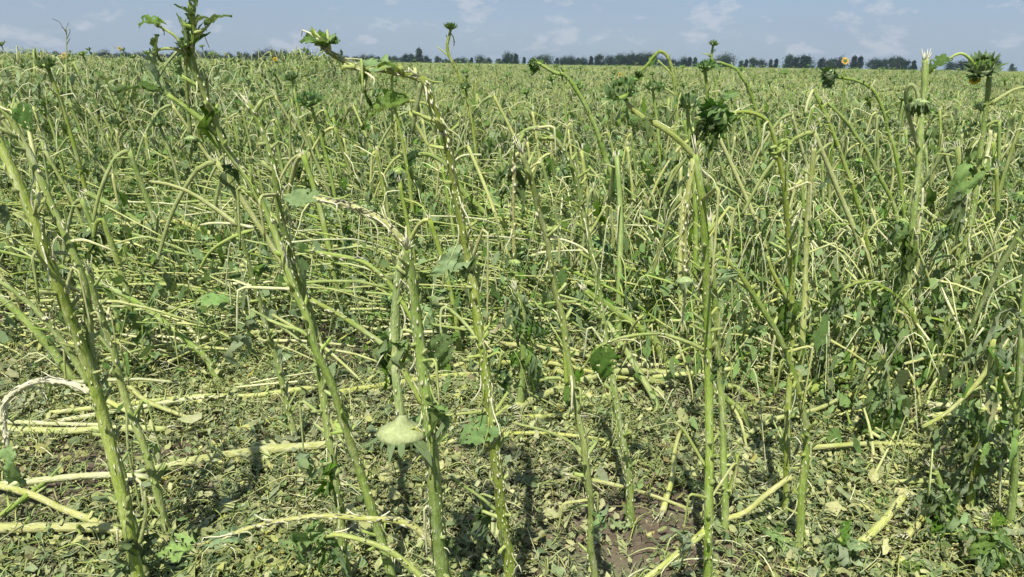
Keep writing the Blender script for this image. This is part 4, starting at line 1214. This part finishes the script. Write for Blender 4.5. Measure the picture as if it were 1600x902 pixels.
for k in range(150):
    py = 1.55 + 4.5 * rng.random() ** 1.15
    px = rng.uniform(-1, 1) * (0.7 * py + 0.15)
    if k % 3 == 0:
        px, py = rng.uniform(0.55, 1.5), rng.uniform(1.6, 3.2)
        px = min(px, 0.7 * py + 0.1)
    mi_ = rng.randrange(10)
    lab = {'leaf_pale': 'pale green', 'leaf_rot': 'faded olive', 'leaf': 'fresh green'}[lf_m[mi_].materials[0].name] + ' torn leaf lying on the litter'
    nr = near(px, py, 0.7)
    lab += ' ' + (nr if nr else 'of the mid field')
    o = single('torn_leaf', lf_m[mi_], (px, py, float(ground_z(px, py)) + rng.uniform(0.012, 0.035)), lab, 'leaf', 'torn leaves: ' + lab)
    o.rotation_euler = (rng.gauss(0, 0.16), rng.gauss(0, 0.16), rng.uniform(0, 6.28))

# ------------------------------------------------------------------ stuff: instanced litter and far crop
def instancer(name, protos_, pts, rot, scl, idx, label, cat):
    pc = bpy.data.collections.new(name + '_pieces')
    for i, g in enumerate(protos_):
        o = bpy.data.objects.new('%s_piece_%03d' % (name, i), g.mesh(name))
        pc.objects.link(o)
    me = bpy.data.meshes.new(name)
    me.from_pydata(pts.tolist(), [], [])
    for an, ty, arr in (('rot', 'FLOAT_VECTOR', rot), ('scl', 'FLOAT', scl), ('idx', 'INT', idx)):
        at = me.attributes.new(an, ty, 'POINT')
        at.data.foreach_set('vector' if ty == 'FLOAT_VECTOR' else 'value', np.asarray(arr).astype(np.float32 if ty != 'INT' else np.int32).ravel())
    o = bpy.data.objects.new(name, me)
    COL.objects.link(o)
    ng = bpy.data.node_groups.new(name, 'GeometryNodeTree')
    ng.interface.new_socket('Geometry', in_out='INPUT', socket_type='NodeSocketGeometry')
    ng.interface.new_socket('Geometry', in_out='OUTPUT', socket_type='NodeSocketGeometry')
    A = ng.nodes.new
    gi, go_ = A('NodeGroupInput'), A('NodeGroupOutput')
    ip = A('GeometryNodeInstanceOnPoints')
    ci = A('GeometryNodeCollectionInfo')
    ci.inputs['Collection'].default_value = pc
    ci.inputs['Separate Children'].default_value = True
    ci.inputs['Reset Children'].default_value = True
    ip.inputs['Pick Instance'].default_value = True
    na = {}
    for an, ty in (('rot', 'FLOAT_VECTOR'), ('scl', 'FLOAT'), ('idx', 'INT')):
        n = A('GeometryNodeInputNamedAttribute')
        n.data_type = ty
        n.inputs['Name'].default_value = an
        na[an] = n.outputs['Attribute']
    lk = ng.links.new
    e2r = A('FunctionNodeEulerToRotation')
    lk(na['rot'], e2r.inputs[0]); lk(e2r.outputs[0], ip.inputs['Rotation'])
    lk(na['scl'], ip.inputs['Scale']); lk(na['idx'], ip.inputs['Instance Index'])
    lk(gi.outputs[0], ip.inputs['Points']); lk(ci.outputs[0], ip.inputs['Instance'])
    lk(ip.outputs[0], go_.inputs[0])
    md = o.modifiers.new('scatter', 'NODES')
    md.node_group = ng
    tag(o, label, cat, None, 'stuff')
    return o

def fragment(rng, g, c, size, mat, tilt=0.5):
    n = rng.randint(5, 7)
    a0 = rng.uniform(0, 6.28)
    ax = rng.uniform(0.22, 0.85)
    rz = rng.uniform(0, 6.28)
    t1, t2 = rng.gauss(0, tilt), rng.gauss(0, tilt)
    v = [(c[0], c[1], c[2])]
    for i in range(n):
        a = a0 + 6.28 * i / n
        r_ = size * rng.uniform(0.55, 1.25)
        x, y = r_ * math.cos(a), r_ * math.sin(a) * ax
        z = x * t1 + y * t2 + rng.uniform(-0.3, 0.3) * size
        x, y = x * math.cos(rz) - y * math.sin(rz), x * math.sin(rz) + y * math.cos(rz)
        v.append((c[0] + x, c[1] + y, max(0.002, c[2] + z)))
    f = [(0, 1 + i, 1 + (i + 1) % n) for i in range(n)]
    q = (rng.random(), rng.random())
    g.add(v, f, [q] * (n + 1), mat)

def straw(rng, g, c, l, rad, mat='straw', sides=3, up=0.03, spread=0.9, rise=0.0, curve=0.12):
    a = rng.gauss(0.1, spread)
    d = np.array([math.cos(a), math.sin(a), rng.uniform(-up, up) * 3 - rise])
    d /= np.linalg.norm(d)
    s_ = np.array([-math.sin(a), math.cos(a), 0]) * rng.uniform(-curve, curve) * l
    c = np.asarray(c, float)
    tube(g, [c - d * l / 2, c + s_ + np.array([0, 0, rng.uniform(0, up)]), c + d * l / 2], [rad, rad, rad * 0.6], mat, rng, sides, l / 4, 0.05)

LM = ['litter'] * 14 + ['litter_green'] * 5 + ['litter_brown'] * 1
rng = random.Random(5)
lit = []
S = 0.22
for k in range(10):
    g = G()
    nfr = (560, 600, 520, 560, 540, 480, 590, 560, 170, 90)[k]
    for _ in range(nfr):
        x, y = rng.gauss(0, S * 0.62), rng.gauss(0, S * 0.62)
        z = 0.004 + 0.03 * rng.random() ** 2
        sz = rng.choice((0.003, 0.004, 0.005, 0.007, 0.009, 0.012, 0.016))
        fragment(rng, g, (x, y, z), sz, 'litter_yellow' if rng.random() < 0.006 else rng.choice(LM), 0.5)
    for _ in range(9 if k < 8 else 2):
        x, y = rng.gauss(0, S * 0.6), rng.gauss(0, S * 0.6)
        fragment(rng, g, (x, y, 0.022), rng.uniform(0.018, 0.042), rng.choice(('litter', 'leaf_rot', 'leaf_rot', 'litter', 'litter_green')), 0.22)
    for _ in range(rng.randint(5, 8)):
        straw(rng, g, (rng.gauss(0, S * 0.6), rng.gauss(0, S * 0.6), rng.uniform(0.012, 0.03)), rng.uniform(0.06, 0.22), rng.uniform(0.0012, 0.0026), rng.choice(('straw', 'petiole', 'fallen')))
    for _ in range(70):            # thin shreds
        straw(rng, g, (rng.gauss(0, S * 0.6), rng.gauss(0, S * 0.6), rng.uniform(0.008, 0.026)), rng.uniform(0.02, 0.07), rng.uniform(0.001, 0.0024), rng.choice(('litter', 'litter_green', 'petiole')))
    lit.append(g)
pts, idx = [], []
y = 0.9
st_ = 0.17
while y < 10.5:
    x = -(0.72 * y + 1.1)
    while x < 0.72 * y + 1.1:
        px, py = x + rng.uniform(-.09, .09), y + rng.uniform(-.09, .09)
        bare = math.sin(px * 2.1 + 1.7 * py + 0.7) * math.sin(py * 2.7 - px * 1.3 + 0.4) + 0.35 * math.sin(px * 6.1 + 2) * math.sin(py * 5.3)
        if bare > 0.4:
            k = rng.choice((8, 9, 9))
        else:
            k = rng.randrange(0, 8)
        if bare < 0.62 or rng.random() < 0.3:
            pts.append((px, py, float(ground_z(px, py)) + (rng.uniform(0, 0.018) if k < 8 else 0))); idx.append(k)
        x += st_
    y += st_
    st_ = min(0.26, st_ * 1.006)
n = len(pts)
instancer('leaf_litter', lit, np.array(pts), np.array([(rng.gauss(0, 0.05), rng.gauss(0, 0.05), rng.gauss(0, 1.2)) for _ in range(n)]), np.array([rng.uniform(0.85, 1.2) for _ in range(n)]), np.array(idx),
          'matted litter of shredded leaves and straws covering the soil', 'leaf litter')
print('litter patches', n)

# far crop
def clump(rng, g, ns, nf, top):
    for _ in range(ns):
        hh = top * rng.random() ** 1.3 + 0.02
        straw(rng, g, (rng.gauss(-0.1, 0.26), rng.gauss(0, 0.26), hh), rng.uniform(0.10, 0.45), rng.uniform(0.002, 0.005), rng.choice(('straw', 'straw', 'petiole', 'petiole', 'fallen', 'stem')), 3, 0.2, 0.6, rng.choice((0.2, 0.4, 0.7, 1.5, -1)), 0.08)
    for _ in range(nf):
        hh = top * rng.random() ** 1.2 + 0.02
        fragment(rng, g, (rng.gauss(-0.1, 0.26), rng.gauss(0, 0.26), hh), rng.uniform(0.012, 0.042), rng.choice(('leaf', 'leaf', 'leaf_pale', 'leaf_pale', 'leaf_pale', 'litter_green', 'litter_green', 'leaf_rot')), 1.2)
rng = random.Random(9)
farp = []
for k in range(14):
    s_ = ('snapped', 'lodged', 'stub', 'lodged', 'stub', 'snapped', 'lodged', 'upright', 'snapped', 'lodged', 'lodged', 'stub', 'lodged', 'snapped')[k]
    g = flatten(gen_plant(900 + k, s_, False, 0.95))
    clump(rng, g, 58, 250, 0.8)
    farp.append(g)
pts, rot, scl, idx = [], [], [], []
def band(y0, y1, dens, smin, smax):
    y = y0
    st = 1 / math.sqrt(dens)
    while y < y1:
        x = -(0.74 * y + 3)
        while x < 0.74 * y + 3:
            px, py = x + rng.uniform(-.5, .5) * st, y + rng.uniform(-.5, .5) * st
            pts.append((px, py, 0.0))
            rot.append((0, 0, rng.gauss(0, 0.75)))
            scl.append(rng.uniform(smin, smax) * (rng.uniform(1.2, 1.55) if px < -0.22 * py and py < 40 and rng.random() < 0.3 else 1.0) * (0.93 + 0.12 * math.sin(px * 0.31 + py * 0.17) * math.sin(py * 0.23 - px * 0.11 + 1)))
            idx.append(rng.randrange(len(farp)))
            x += st
        y += st
band(MID_Y - 0.1, 22, 6.0, 0.75, 1.16)
band(22, 55, 3.6, 0.75, 1.3)
band(55, 130, 1.5, 0.8, 1.45)
band(130, 330, 0.35, 1.0, 1.35)
band(330, 760, 0.06, 1.1, 1.5)
print('far crop', len(pts))
instancer('distant_crop', farp, np.array(pts), np.array(rot), np.array(scl), np.array(idx), 'battered sunflower crop stretching away to the tree line', 'crop')

# mid-field undergrowth: low stripped stalks and rags between the individual plants
und = []
rng = random.Random(15)
for k in range(14):
    g = G()
    lodged = k < 8
    for _ in range(16):
        hh = 0.42 * rng.random() ** 1.6 + 0.02
        rise = rng.uniform(0.0, 0.5) if lodged else rng.choice((0.2, 0.6, 1.5, 2.5, -1.5))
        l = rng.uniform(0.15, 0.65) if lodged else rng.uniform(0.12, 0.42)
        straw(rng, g, (rng.gauss(0, 0.24), rng.gauss(0, 0.24), hh), l, rng.uniform(0.002, 0.007), rng.choice(('straw', 'petiole', 'petiole', 'fallen', 'fallen', 'stem')), 5, 0.06, 0.45 if lodged else 0.9, rise, 0.06)
    for _ in range(10):
        straw(rng, g, (rng.gauss(0, 0.24), rng.gauss(0, 0.24), 0.3 * rng.random() + 0.02), rng.uniform(0.08, 0.25), rng.uniform(0.0013, 0.003), rng.choice(('straw', 'petiole', 'stem_top')), 4, 0.3)
    for _ in range(150):
        hh = 0.42 * rng.random() ** 1.5 + 0.02
        fragment(rng, g, (rng.gauss(0, 0.24), rng.gauss(0, 0.24), hh), rng.uniform(0.006, 0.03), rng.choice(('leaf', 'leaf', 'leaf_dark', 'leaf_pale', 'leaf_pale', 'litter_green', 'litter_green')), 1.1)
    und.append(g)
for k in range(6):
    g = G()
    clump(rng, g, 34, 190, 0.72)
    und.append(g)
pts, rot, scl, idx = [], [], [], []
y = 2.6
while y < MID_Y + 0.3:
    x = -(0.72 * y + 0.8)
    while x < 0.72 * y + 0.8:
        px, py = x + rng.uniform(-.2, .2), y + rng.uniform(-.2, .2)
        if rng.random() < min(1.0, max(0.03, (py - 2.6) / 1.5)) or (px > 1.1 and rng.random() < 0.7):
            pts.append((px, py, float(ground_z(px, py)))); rot.append((0, 0, rng.gauss(0.0, 0.3))); scl.append(rng.uniform(0.8, 1.2)); idx.append(rng.randrange(8) if px + rng.gauss(0, 0.35) < 0.12 * py else rng.randrange(8, 14))
        if rng.random() < max(0.0, min(0.75, (py - 3.8) / 5.0)):
            pts.append((px + 0.1, py + 0.1, float(ground_z(px, py)))); rot.append((0, 0, rng.gauss(0.0, 0.3))); scl.append(rng.uniform(0.7, 1.0) * min(1.0, 0.55 + (py - 3.8) / 9)); idx.append(rng.randrange(14, 20))
        x += 0.33
    y += 0.33
instancer('stripped_undergrowth', und, np.array(pts), np.array(rot), np.array(scl), np.array(idx), 'low tangle of stripped leaf stalks and leaf rags between the standing stalks', 'undergrowth')

# ------------------------------------------------------------------ blooming plants far out
rng = random.Random(31)
for (px, py, d, Y, lab) in [(100, 87, 12, 11.0, 'single orange bloom low in the crop beside the dry weed'), (187, 76, 8, 16.0, 'small orange bloom just over the crop left of the leafy crown'),
                            (430, 93, 9, 15.0, 'yellow sunflower bloom facing out below the leafy tip of the long bowed stalk'), (968, 117, 9, 13.0, 'yellow bloom peeking over the spiky bud of the upright stalk'),
                            (1320, 96, 16, 9.5, 'half open yellow bloom standing at the tree line')]:
    top = at_depth(px, py, Y)
    b = np.array([top[0] + 0.1, Y, 0.0])
    g = G()
    tube(g, [(0, 0, -0.03), (-0.03, 0, top[2] * 0.5), tuple(top - b)], [0.014, 0.012, 0.008], 'stem', rng, 7, 0.08)
    h = head_nodes(rng, d * px_size(top) * 0.42, 'bloom')
    h['M'] = orient(top - b, (rng.uniform(-.3, .3), -0.8, 0.35), axis='Z')
    thing('blooming_sunflower', [node('stem', g), h], tuple(b), lab, 'sunflower')

# ------------------------------------------------------------------ tree line
def tree_proto(seed, H, W, conical=False):
    rng = random.Random(seed)
    t = G()
    tube(t, [(0, 0, -0.3), (0.1, 0, H * 0.3), (0.0, 0.1, H * 0.75)], [H * 0.03, H * 0.022, H * 0.008], 'bark', rng, 7, H * 0.1)
    for k in range(5):
        a = rng.uniform(0, 6.28); z = H * rng.uniform(0.25, 0.55)
        tube(t, [(0, 0, z), (math.cos(a) * W * 0.2, math.sin(a) * W * 0.2, z + H * 0.12), (math.cos(a) * W * 0.36, math.sin(a) * W * 0.36, z + H * 0.25)], [H * 0.012, H * 0.008, H * 0.003], 'bark', rng, 5, H * 0.1)
    c = G()
    cl = []
    for k in range(22):
        a = rng.uniform(0, 6.28)
        zz = rng.uniform(0.05, 0.92)
        rr = W * 0.5 * rng.uniform(0.1, 0.8) * ((1.1 - zz) if conical else math.sqrt(max(0.05, 1 - (2 * zz - 1.0) ** 2)))
        cl.append((math.cos(a) * rr, math.sin(a) * rr, zz * H, W * rng.uniform(0.13, 0.26)))
    for k in range(2600):
        x, y, z, r_ = rng.choice(cl)
        p = np.array([rng.gauss(x, r_ * 0.55), rng.gauss(y, r_ * 0.55), max(H * 0.03, rng.gauss(z, r_ * 0.5))])
        s_ = H * rng.uniform(0.03, 0.06)
        n1 = np.array([rng.gauss(0, 1), rng.gauss(0, 1), rng.gauss(0, 1)]); n1 /= np.linalg.norm(n1)
        n2 = np.cross(n1, [0.3, 0.5, 0.8]); n2 /= np.linalg.norm(n2)
        c.add([p - n1 * s_, p - n2 * s_ * 0.7, p + n1 * s_, p + n2 * s_ * 0.7], [(0, 1, 2, 3)], [(0, 0)] * 4, 'tree_leaf')
    return [node('trunk', t), node('crown', c)]
rng = random.Random(41)
TP = [tree_proto(600 + k, 10, w_, k == 5) for k, w_ in enumerate((12, 14, 17, 9, 20, 6))]
TREES = []          # x pixel, top y pixel
for x0, x1, stp, ty0, ty1 in [(4, 250, 13, 80, 86), (258, 400, 12, 81, 86), (404, 480, 12, 79, 85), (490, 645, 13, 84, 90), (668, 790, 14, 88, 93), (797, 815, 9, 83, 86), (822, 950, 11, 87, 91), (956, 1015, 10, 85, 89), (1022, 1070, 14, 89, 94),
                              (1078, 1092, 10, 89, 92), (1130, 1146, 9, 87, 90), (1156, 1192, 11, 92, 95), (1204, 1216, 9, 92, 94), (1236, 1268, 12, 88, 94), (1286, 1314, 11, 91, 96), (1336, 1349, 9, 88, 90), (1366, 1432, 11, 91, 96), (1490, 1505, 11, 95, 98), (1548, 1566, 9, 93, 96)]:
    x = x0
    while x <= x1:
        TREES.append((x + rng.uniform(-3, 3), rng.uniform(ty0, ty1), rng.uniform(680, 780)))
        x += stp * rng.uniform(0.85, 1.15)
x = 0
while x < 1600:
    hz_y = 100 + (x - 800) * 0.0148
    gap = 1 if x < 1020 else 0.25
    if rng.random() < gap:
        TREES.append((x, hz_y - rng.uniform(4.5, 7), rng.uniform(780, 860)))
    x += rng.uniform(8, 12)
TREES += [(655, 76, 690), (1259, 87, 690), (1582, 100, 900), (428, 79, 700)]
def tree_label(k, px, top):
    return 'dark leafy tree in the far tree line beyond the field'
for k, (px, ty, Y) in enumerate(TREES):
    top = at_depth(px, ty, Y)
    hh = max(3.0, top[2])
    tall = hh > 17
    nodes = TP[3] if tall else rng.choice(TP)
    shp = ('rounded', 'rounded', 'broad', 'upright', 'spreading', 'narrow')[TP.index(nodes)]
    lab = '%s %s dark tree in the far tree line beyond the field' % ('low' if hh < 7 else 'tall' if hh > 11 else 'middling', shp)
    grp = 'far tree line: ' + lab
    if px == 655: lab, grp, nodes = 'tallest narrow tree standing up out of the low far hedge', None, TP[5]
    if px == 1582: lab, grp = 'lone small tree at the far end of the tree line', None
    o = thing('field_tree', nodes, (float(top[0]), Y, 0), lab, 'tree', grp, rng.uniform(0, 6.28), hh / 10.0)

# ------------------------------------------------------------------ haze
hz = bpy.data.meshes.new('haze')
X0, X1, Y0, Y1, Z0, Z1 = -6000, 6000, -400, 6500, -1.2, 30
hz.from_pydata([(x, y, z) for z in (Z0, Z1) for y in (Y0, Y1) for x in (X0, X1)], [], [(0, 2, 3, 1), (4, 5, 7, 6), (0, 1, 5, 4), (2, 6, 7, 3), (0, 4, 6, 2), (1, 3, 7, 5)])
m, Nn, Ll = newmat('haze')
ov = Nn.new('ShaderNodeOutputMaterial')
pv = Nn.new('ShaderNodeVolumePrincipled')
pv.inputs['Color'].default_value = (0.62, 0.80, 1.0, 1)
pv.inputs['Density'].default_value = 0.00013
pv.inputs['Anisotropy'].default_value = 0.2
Ll.new(pv.outputs[0], ov.inputs['Volume'])
hz.materials.append(m)
ho = bpy.data.objects.new('haze', hz)
COL.objects.link(ho)
tag(ho, 'thin bluish summer haze over the whole field', 'haze', None, 'stuff')
